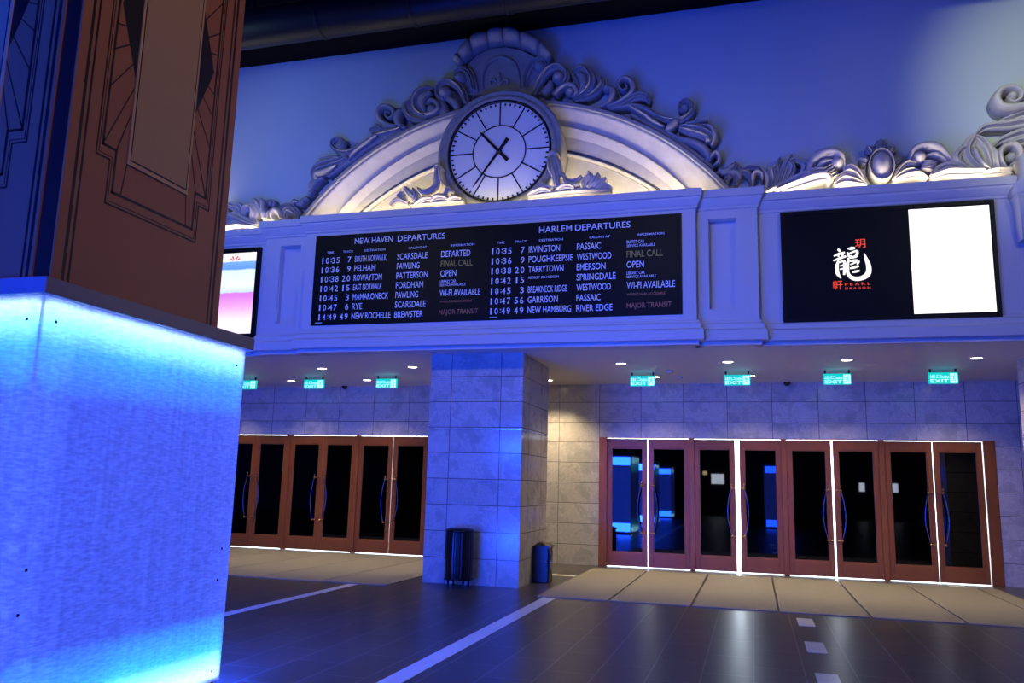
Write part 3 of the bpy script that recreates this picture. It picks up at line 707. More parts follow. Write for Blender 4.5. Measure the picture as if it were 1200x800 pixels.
def column(cx, cy, label):
    o = empty('art_deco_column', (cx, cy, ZP+.095), label, 'column')
    z0, z1 = ZP+.095, ZC; hw = .80
    MB().box(cx-.797, cx+.797, cy-.797, cy+.797, z0, z1).build('core', M['inlay'], o)
    for dx, dy in ((1,0),(0,-1),(0,1),(-1,0)):
        def fn(u_, z, d):            # u along the face, d outwards from the column axis
            if dx: return (cx+dx*d, cy+dx*u_, z)
            return (cx-dy*u_, cy+dy*d, z)
        FP = .81
        half = .79 if dx else .69
        P = MB(); rect = lambda a,c,e,g: [(a,e),(c,e),(c,g),(a,g)]
        P.prism(rect(-half, half, z0, z1), .79, FP, fn); pn = P.build('column_panel', M['brown'], o)
        if dx < 0 or dy > 0: continue
        zc = 4.535; k = 1 if dx else 0.93
        def line(b, pts, wd, e0=.0005):
            for (a, c) in zip(pts[:-1], pts[1:]):
                a = Vector(a); c = Vector(c); a.x *= k; c.x *= k; t = (c-a).normalized(); nn = Vector((-t.y, t.x))*wd/2; a = a-t*wd*.5; c = c+t*wd*.5
                b.prism([tuple(a+nn), tuple(c+nn), tuple(c-nn), tuple(a-nn)], FP-.001, FP+.0015, fn)
        ln = MB(); mir = lambda pts: [(-p[0], p[1]) for p in pts]; flip = lambda pts: [(p[0], 2*zc-p[1]) for p in pts]
        for s_ in (-1, 1):
            line(ln, [(s_*.705, z0+.002), (s_*.705, z1-.02)], .022); line(ln, [(s_*.662, z0+.002), (s_*.662, z1-.02)], .016)
        for fl in (lambda p: p, flip):
            a = [(-.558,zc),(-.562,3.468),(-.447,3.468),(-.447,3.182),(.447,3.182),(.447,3.462),(.566,3.462),(.560,zc)]
            line(ln, fl(a), .011); 
            line(ln, fl([(p[0]*.965 if abs(p[0])>.5 else p[0]*.955, p[1]+.022) for p in a]), .005)
            line(ln, fl([(-.507,zc),(-.517,3.548),(-.399,3.548),(-.399,3.268),(.397,3.268),(.397,3.545),(.517,3.545),(.515,zc)]), .018)
            for q in ([(-.512,4.194),(-.30,4.36)],[(-.512,3.938),(-.30,4.23)],[(-.515,3.552),(-.30,4.03)],[(-.40,3.548),(-.30,3.86)],[(-.325,3.27),(-.296,3.50)]):
                line(ln, fl(q), .009); line(ln, fl(mir(q)), .009)
            for q in ([(-.512,4.375),(-.38,4.415)],): line(ln, fl(q), .009); line(ln, fl(mir(q)), .009)
        ln.build('inlay_lines', M['inlay'], pn)
        d = MB(); d.prism([(-.484*k,zc),(-.11*k,3.62),(.11*k,3.62),(.484*k,zc),(.11*k,2*zc-3.62),(-.11*k,2*zc-3.62)], FP-.001, FP+.002, fn)
        d.build('diamond', M['inlay'], pn)
        c0, c1 = 3.495, 2*zc-3.495
        q = MB(); q.prism(rect(-.305*k,.305*k,c0,c1), FP-.001, FP+.010, fn); q.build('panel_border', M['beige_edge'], pn)
        q = MB(); q.prism(rect(-.280*k,.280*k,c0+.03,c1-.03), FP+.008, FP+.0125, fn); c_ = q.build('centre_panel', M['beige'], pn)
        q = MB()
        for a in (rect(-.283*k,-.277*k,c0+.03,c1-.03), rect(.277*k,.283*k,c0+.03,c1-.03), rect(-.283*k,.283*k,c0+.03,c0+.037), rect(-.283*k,.283*k,c1-.037,c1-.03)):
            q.prism(a, FP+.008, FP+.0140, fn)
        q.build('centre_outline', M['inlay'], pn)
    return o
column(-4.70, 4.54, 'tall brown column with black art deco lines and a beige centre panel')

# ------------------------------------------------------------------ pediment arch
AX = -3.84
ar = empty('arch_pediment', (AX, YW, 5.745), 'wide pale segmental arch moulding behind the clock', 'arch')
def arc(cz, r, y, n=72, zb=5.70):
    a0 = math.asin((zb-cz)/r); return [(AX+r*math.cos(a0+(PI-2*a0)*k/n), y, cz+r*math.sin(a0+(PI-2*a0)*k/n)) for k in range(n+1)]
def arch_part(name, secs, m, smooth=True):
    """secs: closed cross-section as (cz, r, y)"""
    cs = [arc(*s_) for s_ in secs]; rs = [[c[i] for c in cs] for i in range(len(cs[0]))]
    return MB().rings(rs, smooth=smooth).build(name, m, ar)
def L2(a, b_, t): return a+(b_-a)*t
rim = (3.16, 4.56); cov = (3.436, 3.93); b1 = (3.40, 3.82); b2 = (2.97, 4.02); bead = (2.933, 3.99); bi = (2.93, 3.955)
arch_part('outer_rim', [(*rim,YW-.001),(*rim,12.24),(rim[0],rim[1]-.02,12.21),(rim[0],rim[1]-.07,12.21),(rim[0],rim[1]-.085,12.24),(rim[0],rim[1]-.085,YW-.001)], M['plaster_dark'], False)
cv = [(L2(rim[0],cov[0],t), L2(rim[1]-.085,cov[1],t), 12.25+.17*math.sin(PI*.5*t)**.8) for t in [k/8 for k in range(9)]]
arch_part('cove', cv+[(cov[0],cov[1],YW-.001),(rim[0],rim[1]-.085,YW-.001)], M['plaster'])
arch_part('shadow_step', [(cov[0],cov[1],12.37),(b1[0],b1[1],12.44),(b1[0],b1[1],YW-.001),(cov[0],cov[1],YW-.001)], M['plaster'], False)
arch_part('inner_band', [(b1[0],b1[1],12.435),(b2[0],b2[1],12.435),(b2[0],b2[1],YW-.001),(b1[0],b1[1],YW-.001)], M['plaster'], False)
arch_part('bead', [(b2[0],b2[1]-.005,YW-.001)]+[(bead[0], bead[1]-.0+.02*math.cos(PI*k/6), 12.435-.03*math.sin(PI*k/6)) for k in range(7)]+[(bi[0],bi[1],YW-.001)], M['plaster'])
ty = arc(bi[0], bi[1], 12.485)
MB().rings([[p for p in ty], [(p[0], YW-.001, p[2]) for p in ty]]).build('tympanum', M['plaster'], ar)

# ------------------------------------------------------------------ clock
CX, CZ, CY, RD = -3.80, 6.75, 12.02, .855
ck = empty('station_clock', (CX, YW, CZ-1.04), 'big round station clock with a blue lit dial in front of the arch', 'clock')
MB().lathe([(RD,.03),(RD+.02,-.02),(RD+.055,-.035),(RD+.09,-.02),(RD+.105,.0),(RD+.125,.005),(RD+.14,-.012),(RD+.165,-.02),(RD+.19,.0),(RD+.195,.06),(RD+.18,.30),(RD+.18,YW-CY+.01),(RD,YW-CY+.01)], (CX,CY,CZ), 'y', 80).build('case', M['plaster_dark'], ck)
MB().lathe([(RD-.022,.02),(RD-.022,-.022),(RD+.012,-.028),(RD+.018,.0),(RD+.018,.03)], (CX,CY,CZ), 'y', 80).build('bezel_ring', M['ink'], ck)
dl = MB().lathe([(.001,.012),(RD-.005,.012),(RD-.005,.05),(.001,.05)], (CX,CY,CZ), 'y', 80, smooth=False).build('dial', M['dial'], ck)
def ray_(b, a, r0, r1, w0, w1, y0, y1):
    s_, c_ = math.sin(a), math.cos(a)
    P = lambda r, q: (CX+r*s_+q*c_, CZ+r*c_-q*s_)
    b.prism([P(r0,-w0),P(r1,-w1),P(r1,w1),P(r0,w0)], y0, y1, lambda u_,v,d: (u_,CY+d,v))
for k in range(12): b = MB(); ray_(b, k*PI/6, .44, RD-.025, .010, .010, .004, .013); b.build('hour_bar', M['ink'], dl)
MB().rings([[(CX+r*math.cos(2*PI*k/80), CY+d, CZ+r*math.sin(2*PI*k/80)) for r, d in ((.432,.013),(.432,.004),(.450,.004),(.450,.013))] for k in range(80)], loop=True).build('inner_ring', M['ink'], dl)
for k in range(60):
    if k % 5: b = MB(); ray_(b, k*PI/30, RD-.078, RD-.035, .013, .014, .006, .013); b.build('minute_mark', M['ink'], dl)
ah, am = math.radians(317), math.radians(216)
b = MB(); ray_(b, ah, -.22, .0, .030, .024, -.008, .002); ray_(b, ah, 0, .42, .024, .018, -.008, .002); ray_(b, ah, .42, .50, .018, .003, -.008, .002); b.build('hour_hand', M['ink'], ck)
b = MB(); ray_(b, am, -.25, .0, .032, .022, -.02, -.010); ray_(b, am, 0, .64, .022, .012, -.02, -.010); ray_(b, am, .64, .72, .012, .002, -.02, -.010); b.build('minute_hand', M['ink'], ck)
MB().lathe([(.001,-.03),(.035,-.028),(.045,-.015),(.045,.012),(.001,.012)], (CX,CY,CZ), 'y', 24).build('hub', M['ink'], ck)

# ------------------------------------------------------------------ carved ornament
class Sheet:
    """a traced drawing (ox, oy, scale) laid on the wall plane Y; strokes become carved relief"""
    def __init__(s, ox, oy, k, Y=12.36, back=YW-.001): s.ox, s.oy, s.k, s.Y, s.back = ox, oy, k, Y, back
    def P(s, x, y): p = at(s.ox+x/s.k, s.oy+y/s.k, s.Y); return Vector((p.x, 0, p.z))
    def unit(s): return (s.P(0,0)-s.P(10,0)).length/10
def carve(sh, pts, ws, parent, name='scroll', d=.12, lift=.0, flute=0, m=None, k=7, fmin=.35):
    """tapering carved band; ws half widths in drawing units along the path; flute: number of grooves"""
    P = spline([sh.P(*p) for p in pts], k); n = len(P); W = [q*sh.unit() for q in interp(ws, n)]
    wm = max(W); K = 11 if not flute else 17
    rs = []
    for i, p in enumerate(P):
        t = (P[min(i+1,n-1)]-P[max(i-1,0)]).normalized(); nn = Vector((-t.z, 0, t.x)); wv = max(W[i], .004)
        dd = d*max(fmin, (wv/wm)**.6); ring = []
        for j in range(K):
            u_ = -1+2*j/(K-1); h = max(0, 1-abs(u_)**2.4)**.55
            if flute: h *= .66+.34*math.cos(PI*u_*(flute+1)+ (PI if flute % 2 == 0 else 0)) 
            q = p+nn*wv*u_; ring.append((q.x, sh.Y-lift-dd*h, q.z))
        q = p+nn*wv*.96; ring.append((q.x, sh.back, q.z)); q = p-nn*wv*.96; ring.append((q.x, sh.back, q.z))
        rs.append(ring)
    return MB().rings(rs, smooth=True).build(name, m or M['plaster_dark'], parent)
def boss(sh, c, r, parent, name='scroll_eye', d=.14, m=None, ry=None, lift=0):
    p = sh.P(*c); u_ = sh.unit()
    b = MB(); b.ball((p.x, sh.Y-lift, p.z), r*u_, d, (ry or r)*u_, 18, 10)
    return b.build(name, m or M['plaster_dark'], parent)

# -- left run of scrolls over the arch
gl = empty('scroll_garland', (-6.0, YW, 5.745), 'carved acanthus scrolls running down the left side of the arch', 'ornament', 'scroll garlands on the arch')
A = Sheet(350, 120, 8); B = Sheet(430, 70, 8.892); C5 = Sheet(250, 40, 3.333)
carve(A, [(980,262),(860,300),(740,330),(640,400),(560,450),(480,478),(400,470),(340,430),(325,385),(360,352),(410,355),(445,385)], [34,34,30,28,28,28,26,22,20,18,16,10], gl, 'scroll', .14, .02, 1)
boss(A, (400,410), 46, gl, d=.10)
carve(A, [(760,330),(660,400),(590,450),(530,510),(490,560)], [20,26,24,22,6], gl, 'leaf', .12, .05)
carve(A, [(960,300),(800,350),(640,440),(520,540),(400,610),(280,700)], [24,28,30,28,26,14], gl, 'stem', .07)
carve(A, [(470,520),(390,560),(300,590),(210,620),(160,670),(150,730)], [26,44,58,56,40,10], gl, 'leaf', .15, .03, 2)
carve(A, [(390,535),(300,535),(210,548)], [22,16,3], gl, 'leaf', .08, .06)
carve(A, [(380,610),(280,665),(200,690),(185,740)], [10,26,24,10], gl, 'leaf', .10, .09)
carve(A, [(240,710),(180,750),(150,790),(120,830)], [20,28,26,14], gl, 'leaf', .10)
carve(C5, [(410,560),(388,590),(384,620)], [8,12,4], gl, 'leaf', .09)
carve(C5, [(372,640),(345,662),(320,660)], [10,13,6], gl, 'leaf', .09)
carve(B, [(340,715),(240,700),(165,650),(140,580),(165,520),(225,505),(285,535),(292,590),(250,625),(210,600),(212,560),(245,555)], [22,28,30,30,28,26,24,20,16,13,11,8], gl, 'scroll', .13, .02)
carve(B, [(330,750),(230,735),(130,720),(60,735),(25,740)], [30,34,34,26,8], gl, 'leaf', .10, .0, 2)
carve(B, [(170,740),(130,700),(95,680)], [18,16,4], gl, 'leaf', .08, .04); carve(B, [(230,730),(190,690),(170,665)], [16,15,4], gl, 'leaf', .08, .04)
carve(B, [(420,735),(350,690),(330,620),(355,560),(405,525)], [20,34,42,34,8], gl, 'leaf', .13, .02)
carve(B, [(640,650),(540,640),(460,600),(425,530),(430,470),(475,440)], [14,26,36,40,30,8], gl, 'leaf', .13, .03, 1)
carve(B, [(660,600),(590,590),(530,540),(515,460),(555,370),(630,320),(700,310)], [14,30,44,50,48,36,10], gl, 'leaf', .16, .04, 1)
carve(B, [(620,560),(590,480),(610,410),(690,360)], [16,40,44,18], gl, 'leaf', .10, .07)
carve(B, [(640,600),(720,580),(770,530),(745,470),(690,450),(640,490)], [26,26,26,24,22,14], gl, 'scroll', .12, .05)
boss(B, (692,535), 50, gl, d=.15, lift=.02)
carve(B, [(1050,470),(1030,390),(970,300),(880,250),(800,265),(755,330),(765,400),(815,430)], [24,34,36,34,32,30,26,14], gl, 'scroll', .15, .05, 1)
boss(B, (825,365), 64, gl, d=.17, lift=.02)
carve(B, [(860,420),(920,460),(960,530)], [28,36,30], gl, 'leaf', .10, .02)
carve(B, [(830,600),(800,540),(790,480),(760,440)], [50,54,40,18], gl, 'leaf', .10)
boss(B, (985,212), 55, gl, d=.16, lift=.03)
carve(B, [(940,170),(1000,140),(1060,170),(1100,240),(1110,330)], [16,26,32,32,24], gl, 'scroll', .14, .03, 1)

# -- right run
gr = empty('scroll_garland', (-1.7, YW, 5.745), 'carved acanthus scrolls running down the right side of the arch', 'ornament', 'scroll garlands on the arch')
D = Sheet(630, 60, 8); E = Sheet(740, 100, 6.664)
carve(D, [(-30,420),(20,320),(75,235),(140,180),(210,165),(270,205),(285,265),(255,325),(210,345)], [24,32,36,36,34,30,26,20,10], gr, 'scroll', .15, .05, 1)
boss(D, (205,265), 58, gr, d=.17, lift=.02)
carve(D, [(60,420),(110,360),(130,300)], [36,40,24], gr, 'leaf', .10, .02)
carve(D, [(170,440),(220,380),(290,340),(360,360),(375,420),(335,455)], [30,30,28,26,24,12], gr, 'scroll', .12, .05)
boss(D, (312,397), 46, gr, d=.14, lift=.02)
carve(D, [(360,460),(430,420),(490,350),(500,270),(460,205),(400,180),(355,215)], [14,30,44,50,48,40,14], gr, 'leaf', .16, .04, 1)
carve(D, [(400,420),(440,350),(430,270),(380,240)], [16,36,40,16], gr, 'leaf', .10, .07)
carve(D, [(350,470),(460,450),(550,400),(600,330),(600,280),(570,262)], [14,26,34,34,26,10], gr, 'leaf', .13, .03, 1)
carve(D, [(590,540),(670,500),(710,440),(710,380),(660,345)], [20,34,36,34,10], gr, 'leaf', .13, .02)
boss(D, (655,360), 40, gr, d=.13)
carve(D, [(660,535),(740,510),(820,465),(885,410),(900,340),(865,285),(805,275),(765,315),(775,365),(815,385),(845,355),(825,320)], [18,24,28,30,30,28,24,20,16,14,11,8], gr, 'scroll', .13, .02)
carve(D, [(660,540),(780,520),(880,460),(960,430),(1030,450),(1045,500)], [22,32,40,42,36,12], gr, 'leaf', .12, .03, 2)
carve(D, [(700,560),(860,530),(1000,555),(1120,630)], [14,26,30,30], gr, 'stem', .12, .02)
carve(E, [(20,165),(120,205),(220,262),(310,285),(400,275),(465,230),(475,175),(435,135),(390,150),(378,195),(410,215)], [16,20,22,24,24,24,22,20,18,14,9], gr, 'scroll', .14, .02, 1)
boss(E, (415,180), 34, gr, d=.10)
carve(E, [(0,190),(100,245),(190,310),(260,345)], [16,20,22,14], gr, 'stem', .12, .05)
carve(E, [(0,230),(120,300),(240,365),(380,460),(520,560),(640,650)], [16,20,22,24,24,16], gr, 'stem', .07)
carve(E, [(270,380),(310,340),(350,300),(380,285)], [20,36,34,14], gr, 'leaf', .13, .04)
carve(E, [(375,340),(440,350),(530,370),(610,410),(640,470)], [26,46,58,54,20], gr, 'leaf', .15, .03, 2)
carve(E, [(430,320),(500,305),(600,285)], [20,20,4], gr, 'leaf', .08, .05)
carve(E, [(560,330),(625,350),(655,420),(630,495)], [10,20,22,8], gr, 'scroll', .12, .07)
boss(E, (602,448), 24, gr, d=.13, lift=.05)
carve(E, [(280,375),(380,430),(490,460),(570,510),(600,570),(580,600)], [14,26,34,38,30,8], gr, 'leaf', .12, .02)
carve(E, [(610,610),(635,560),(665,540),(690,570),(680,615),(640,640)], [10,18,20,20,18,8], gr, 'scroll', .12, .03)
carve(E, [(680,680),(740,680),(790,640),(815,605)], [22,28,24,5], gr, 'leaf', .11, .02)
carve(E, [(700,700),(770,690),(830,700),(850,740)], [14,24,26,12], gr, 'leaf', .10, .03)

# -- low leaves at the foot of the arch on the right, and the bright frieze above the black screen
G = Sheet(850, 150, 6.667); H_ = Sheet(1020, 100, 5.717)
fz = empty('acanthus_frieze', (1.6, YW, 5.685), 'carved acanthus leaves with oval medallion above the black screen', 'ornament')
PL = M['plaster']
for q in ([(-10,420),(40,370),(90,310),(80,272)],[(80,450),(95,380),(140,345),(190,380),(210,450)],[(130,330),(190,315),(280,310)],[(10,450),(20,400),(60,380)]):
    carve(G, q, [16,30,28,6] if len(q) == 4 else [16,30,32,26,12] if len(q) == 5 else [10,22,8], fz, 'leaf', .11, .0, 1)
carve(G, [(215,445),(215,390),(245,355),(285,375),(290,420)], [10,16,18,16,8], fz, 'scroll', .12, .03, 0, PL)
carve(G, [(320,510),(330,440),(318,370),(285,325)], [18,22,20,5], fz, 'leaf', .12, .03, 0, PL)
carve(G, [(340,510),(375,420),(362,340),(400,300)], [18,26,28,10], fz, 'leaf', .13, .05, 1, PL)
carve(G, [(370,500),(420,400),(405,310),(425,235)], [16,22,24,8], fz, 'leaf', .12, .02, 1, PL)
carve(G, [(400,490),(440,390),(470,300),(520,222)], [16,26,30,12], fz, 'leaf', .14, .04, 1, PL)
carve(G, [(420,480),(490,400),(520,330),(500,290),(540,265),(590,285)], [14,24,30,26,22,8], fz, 'leaf', .15, .05, 1, PL)
carve(G, [(480,470),(570,410),(620,350),(625,300),(580,270)], [16,30,36,32,12], fz, 'leaf', .14, .03, 2, PL)
carve(G, [(310,530),(440,475),(560,420),(670,370),(750,348),(800,385)], [26,36,38,34,26,8], fz, 'leaf', .17, .08, 1, PL)
carve(G, [(400,520),(560,460),(680,420),(780,410),(820,450)], [26,44,50,40,22], fz, 'leaf', .22, .12, 1, PL)
carve(G, [(640,370),(670,290),(740,230),(830,212),(900,245),(930,310)], [10,34,44,44,36,14], fz, 'hood', .20, .03, 0, PL)
carve(G, [(700,340),(760,290),(840,270)], [10,26,14], fz, 'hood', .12, .06, 0, PL)
boss(G, (875,290), 52, fz, d=.19, m=PL, lift=.04)
def tie(sh, q, parent):
    b = MB(); n = 5
    for i in range(n):
        t0, t1 = i/n+.02, (i+1)/n-.02
        def cn(s_, t): 
            a = sh.P(*q[0]).lerp(sh.P(*q[1]), s_); c = sh.P(*q[3]).lerp(sh.P(*q[2]), s_); return a.lerp(c, t)
        rs = []
        for s_ in (0,.25,.5,.75,1):
            ring = []
            for j in range(7):
                t = t0+(t1-t0)*j/6; p = cn(s_, t); ring.append((p.x, sh.Y-.10-.05*math.sin(PI*j/6)-.03*math.sin(PI*s_), p.z))
            p = cn(s_, t1); ring.append((p.x, sh.back, p.z)); p = cn(s_, t0); ring.append((p.x, sh.back, p.z)); rs.append(ring)
        b.rings(rs, smooth=True)
    return b.build('ribbed_tie', M['plaster'], parent)
tie(G, [(745,345),(820,300),(890,390),(815,440)], fz)
for q, w_ in (([(1080,450),(1030,360),(970,318),(915,335)],[16,26,24,8]), ([(1085,455),(1010,380),(950,360),(890,385)],[14,24,24,8]), ([(1090,460),(1000,425),(920,410),(850,450)],[18,34,38,16]), ([(1095,470),(1000,460),(930,455),(850,475)],[20,26,28,20])):
    carve(G, q, w_, fz, 'leaf', .16, .05, 1, PL)
p = H_.P(65, 560); u_ = H_.unit()
b = MB(); b.rings([[(p.x+(r+.0)*math.cos(2*PI*k/40)*75*u_, H_.Y-.10-d_, p.z+r*math.sin(2*PI*k/40)*108*u_) for r, d_ in ((1.0,-.1),(1.0,.09),(1.05,.13),(1.11,.11),(1.14,.0),(1.14,-.23))] for k in range(40)], loop=True, smooth=True)
b.build('medallion_rim', M['plaster_dark'], fz)
boss(H_, (65,560), 80, fz, 'medallion', .18, PL, 116, .06)
for a, r0 in ((90,0),(128,0),(52,0),(160,0),(22,0)):
    c_ = Vector((math.cos(math.radians(a)), -math.sin(math.radians(a)))); s0 = (65+c_.x*92, 560+c_.y*128); s1 = (65+c_.x*150, 560+c_.y*182)
    carve(H_, [s0, ((s0[0]+s1[0])/2, (s0[1]+s1[1])/2), s1], [26,36,12] if a != 90 else [34,40,28], fz, 'petal', .13, .02, 1)
for q, w_ in (([(150,640),(195,570),(245,535),(300,540)],[12,20,20,8]), ([(150,645),(210,600),(270,585),(330,600)],[12,18,18,8]), ([(145,655),(230,620),(310,610),(375,640)],[16,26,30,16])):
    carve(H_, q, w_, fz, 'leaf', .16, .05, 1, PL)
tie(H_, [(345,520),(440,530),(405,600),(325,585)], fz)
carve(H_, [(255,510),(285,450),(360,425),(450,445),(530,515)], [12,26,34,36,14], fz, 'hood', .20, .03, 0, PL)
carve(H_, [(360,490),(430,485),(500,520)], [10,24,10], fz, 'hood', .12, .06, 0, PL)
boss(H_, (320,500), 46, fz, d=.19, m=PL, lift=.04)
carve(H_, [(400,640),(440,580),(520,550),(600,565),(680,590)], [14,28,30,24,8], fz, 'leaf', .15, .04, 1, PL)
carve(H_, [(390,640),(500,605),(620,605),(740,600)], [20,36,34,26], fz, 'leaf', .20, .10, 1, PL)
# big leaf group by the console
for q, w_, fl in (([(700,600),(600,560),(560,510),(590,455),(640,435)],[14,30,34,28,10],1), ([(760,600),(660,520),(640,450),(675,380),(740,375)],[16,34,40,38,14],1), ([(800,600),(720,540),(680,470),(670,440)],[14,22,22,8],0),
      ([(800,600),(790,520),(770,450),(720,390),(670,360)],[24,40,46,40,12],2), ([(840,600),(825,530),(820,480),(790,430)],[16,22,22,8],0), ([(720,610),(820,590),(940,585)],[24,36,30],1)):
    carve(H_, q, w_, fz, 'leaf', .17, .06, fl, PL)
carve(H_, [(900,590),(860,540),(850,480),(885,435),(945,425),(985,470),(975,530),(925,550)], [14,22,24,24,24,24,20,10], fz, 'scroll', .18, .05, 0, PL)
boss(H_, (935,490), 34, fz, d=.14, m=PL)
# scrolled console at the right edge
cn = empty('scroll_console', (3.6, YW, 6.4), 'large curled console scroll on the wall at the right edge', 'ornament')
carve(H_, [(1300,150),(1150,160),(1029,168),(930,185),(855,175),(825,120),(860,65),(930,50),(985,75),(985,120),(940,140),(905,115)], [34,34,32,32,32,30,28,26,22,18,14,8], cn, 'scroll', .22, .06, 0, PL)
boss(H_, (935,100), 34, cn, d=.18, m=PL, lift=.04)
for q, w_ in (([(1300,190),(1029,205),(930,235),(860,245)],[32,30,24,6]), ([(1300,250),(1029,260),(900,280),(760,295),(690,350)],[36,36,34,26,10]), ([(1300,310),(1029,330),(920,360),(850,390),(820,420)],[36,34,28,20,8]), ([(1300,390),(1029,390),(940,400),(880,420)],[30,28,20,8]), ([(1300,470),(1080,470),(1029,500),(1000,560)],[40,36,30,14])):
    carve(H_, q, w_, cn, 'leaf', .18, .03, 1, PL)

# -- left frieze above the pink screen
K_ = Sheet(270, 220, 8.892)
fl_ = empty('acanthus_frieze', (-8.2, YW, 5.685), 'carved acanthus leaves left of the arch beside the brown column', 'ornament')
for q, w_, d_, li, f_, mm in (([(320,420),(200,380),(120,340),(60,340),(10,400)],[20,46,54,50,30],.2,.10,1,PL), ([(320,440),(160,430),(0,450),(-100,460)],[20,40,50,40],.2,.12,1,PL), ([(120,310),(120,250),(80,210),(10,190)],[14,40,50,30],.15,.04,2,PL),
    ([(20,330),(-40,260),(-60,200)],[20,40,20],.15,.04,1,PL), ([(310,390),(260,330),(270,270),(240,215),(180,240),(160,300)],[12,30,40,44,40,14],.16,.05,1,PL), ([(380,350),(350,230),(310,160),(280,130)],[14,30,36,20],.15,.04,1,PL),
    ([(390,350),(375,250),(365,180),(350,130)],[14,24,22,10],.13,.03,0,PL), ([(400,350),(400,290),(385,225)],[26,30,14],.15,.06,0,PL), ([(430,200),(440,160),(380,145)],[30,34,14],.12,.0,1,None), ([(430,350),(440,290),(465,230)],[14,18,6],.14,.05,0,PL),
    ([(470,350),(470,290),(500,255),(540,275),(545,330)],[14,26,30,26,12],.15,.04,0,PL), ([(490,230),(570,200),(650,200),(690,240)],[10,26,30,12],.12,.01,1,None), ([(580,340),(590,270),(630,235),(690,260),(690,330)],[18,34,40,40,20],.13,.02,2,None), ([(660,190),(690,160),(730,160)],[14,30,14],.12,.02,0,None), ([(750,200),(780,160),(800,130)],[10,22,8],.10,.0,0,None), ([(830,100),(850,60),(880,30)],[14,28,10],.10,.0,0,None)):
    carve(K_, q, w_, fl_, 'leaf', d_, li, f_, mm)

# -- shell crest on top of the clock
N = Sheet(520, 30, 8.571, 12.38)
cr = empty('shell_crest', (-3.84, YW, 7.6), 'carved shell crest with a small fleur de lis above the clock', 'ornament')
plate = [(205,700),(215,430),(330,310),(470,240),(620,222),(790,258),(930,330),(985,420),(1010,700)]
b = MB(); pl = [N.P(*q) for q in plate]; b.rings([[(q.x, 12.36, q.z) for q in pl], [(q.x, YW-.001, q.z) for q in pl]]); b.build('crest_plate', M['plaster_dark'], cr)
inn = [(190,445),(225,400),(318,312),(385,272),(478,238),(545,222),(628,215),(710,222),(795,248),(870,280),(965,335),(1060,400)]
out = [(135,410),(165,330),(295,180),(365,145),(465,112),(545,88),(625,80),(710,88),(800,118),(880,150),(1000,205),(1110,340)]
for i in range(0, 11, 1):
    if i % 2 == 0 or True:
        q = [((inn[i][0]+inn[i+1][0])/2, (inn[i][1]+inn[i+1][1])/2), ((out[i][0]+out[i+1][0])/2, (out[i][1]+out[i+1][1])/2)]
segs = [(0,1),(1,2),(2,4),(4,6),(6,8),(8,10),(10,11)]
for a, c in segs:
    b = MB(); rs = []
    for j in range(9):
        t = j/8
        lp = lambda arr: ((Vector(arr[a]).lerp(Vector(arr[c]), t)))
        if c-a == 2:
            mid = lambda arr: (Vector(arr[a])*(1-t)**2 + (Vector(arr[a+1])*2-(Vector(arr[a])+Vector(arr[c]))*.5)*2*t*(1-t) + Vector(arr[c])*t*t); ip, op = mid(inn), mid(out)
        else: ip, op = lp(inn), lp(out)
        bul = math.sin(PI*t)**.5; ring = []
        for s_ in range(7):
            v_ = s_/6; p = N.P(*(ip.lerp(op, v_))); ring.append((p.x, 12.34-.07*bul-.17*math.sin(PI*(.15+.55*v_)), p.z))
        p = N.P(*op); ring.append((p.x, YW-.001, p.z)); p = N.P(*ip); ring.append((p.x, YW-.001, p.z)); rs.append(ring)
    b.rings(rs, smooth=True); b.build('shell_flute', M['plaster_dark'], cr)
carve(N, [(395,640),(400,500),(460,380),(585,330),(705,380),(755,490),(770,640)], 16, cr, 'niche_moulding', .05, .02)
carve(N, [(565,610),(562,540),(566,480)], [16,26,8], cr, 'fleur_petal', .05, .03)
carve(N, [(552,600),(520,560),(478,565),(480,600)], [10,14,14,6], cr, 'fleur_petal', .05, .03)
carve(N, [(580,600),(610,560),(652,565),(650,600)], [10,14,14,6], cr, 'fleur_petal', .05, .03)
carve(N, [(820,640),(830,540),(870,440),(940,370),(1000,365),(1040,410),(1010,460)], [30,34,34,32,30,26,12], cr, 'scroll', .15, .03, 1)
boss(N, (975,430), 52, cr, d=.15, lift=.02)
carve(N, [(330,680),(310,580),(270,490),(200,455),(145,480),(130,540)], [26,32,34,32,28,12], cr, 'scroll', .14, .03, 1)
boss(N, (180,540), 50, cr, d=.15, lift=.02)

# -- small leafy brackets beside the clock foot
Q = Sheet(440, 160, 4, 11.93, 11.985)
def side_foliage(label, data, x):
    o = empty('leaf_bracket', (x, 11.96, 5.745), label, 'ornament', 'leaf brackets at the clock foot')
    for q, w_, li in data: carve(Q, q, w_, o, 'leaf', .10, li, 1 if max(w_) > 8 else 0, M['plaster'], 5)
side_foliage('carved leaf bracket at the left foot of the clock', [
  ([(288,160),(305,150),(322,162)],[5,9,5],.10), ([(300,165),(297,200),(292,235),(270,260)],[10,12,10,8],.08), ([(312,165),(318,200),(322,230)],[6,7,3],.1), ([(290,235),(260,260),(225,265),(205,245)],[8,11,10,4],.06),
  ([(200,300),(170,270),(150,250),(140,240)],[10,14,10,4],.05), ([(190,310),(200,280),(185,250)],[8,10,4],.08), ([(140,300),(130,275),(110,285)],[8,12,6],.05), ([(160,320),(130,305),(100,310),(80,330)],[10,12,10,5],.08),
  ([(270,320),(290,295),(320,290),(350,300)],[8,14,14,8],.08), ([(330,280),(345,250),(365,260)],[6,10,4],.05), ([(200,330),(240,305),(280,300)],[10,12,8],.1), ([(350,310),(380,295),(410,300)],[10,10,5],.08), ([(170,330),(300,320),(420,310)],[12,14,10],.03)], -4.9)
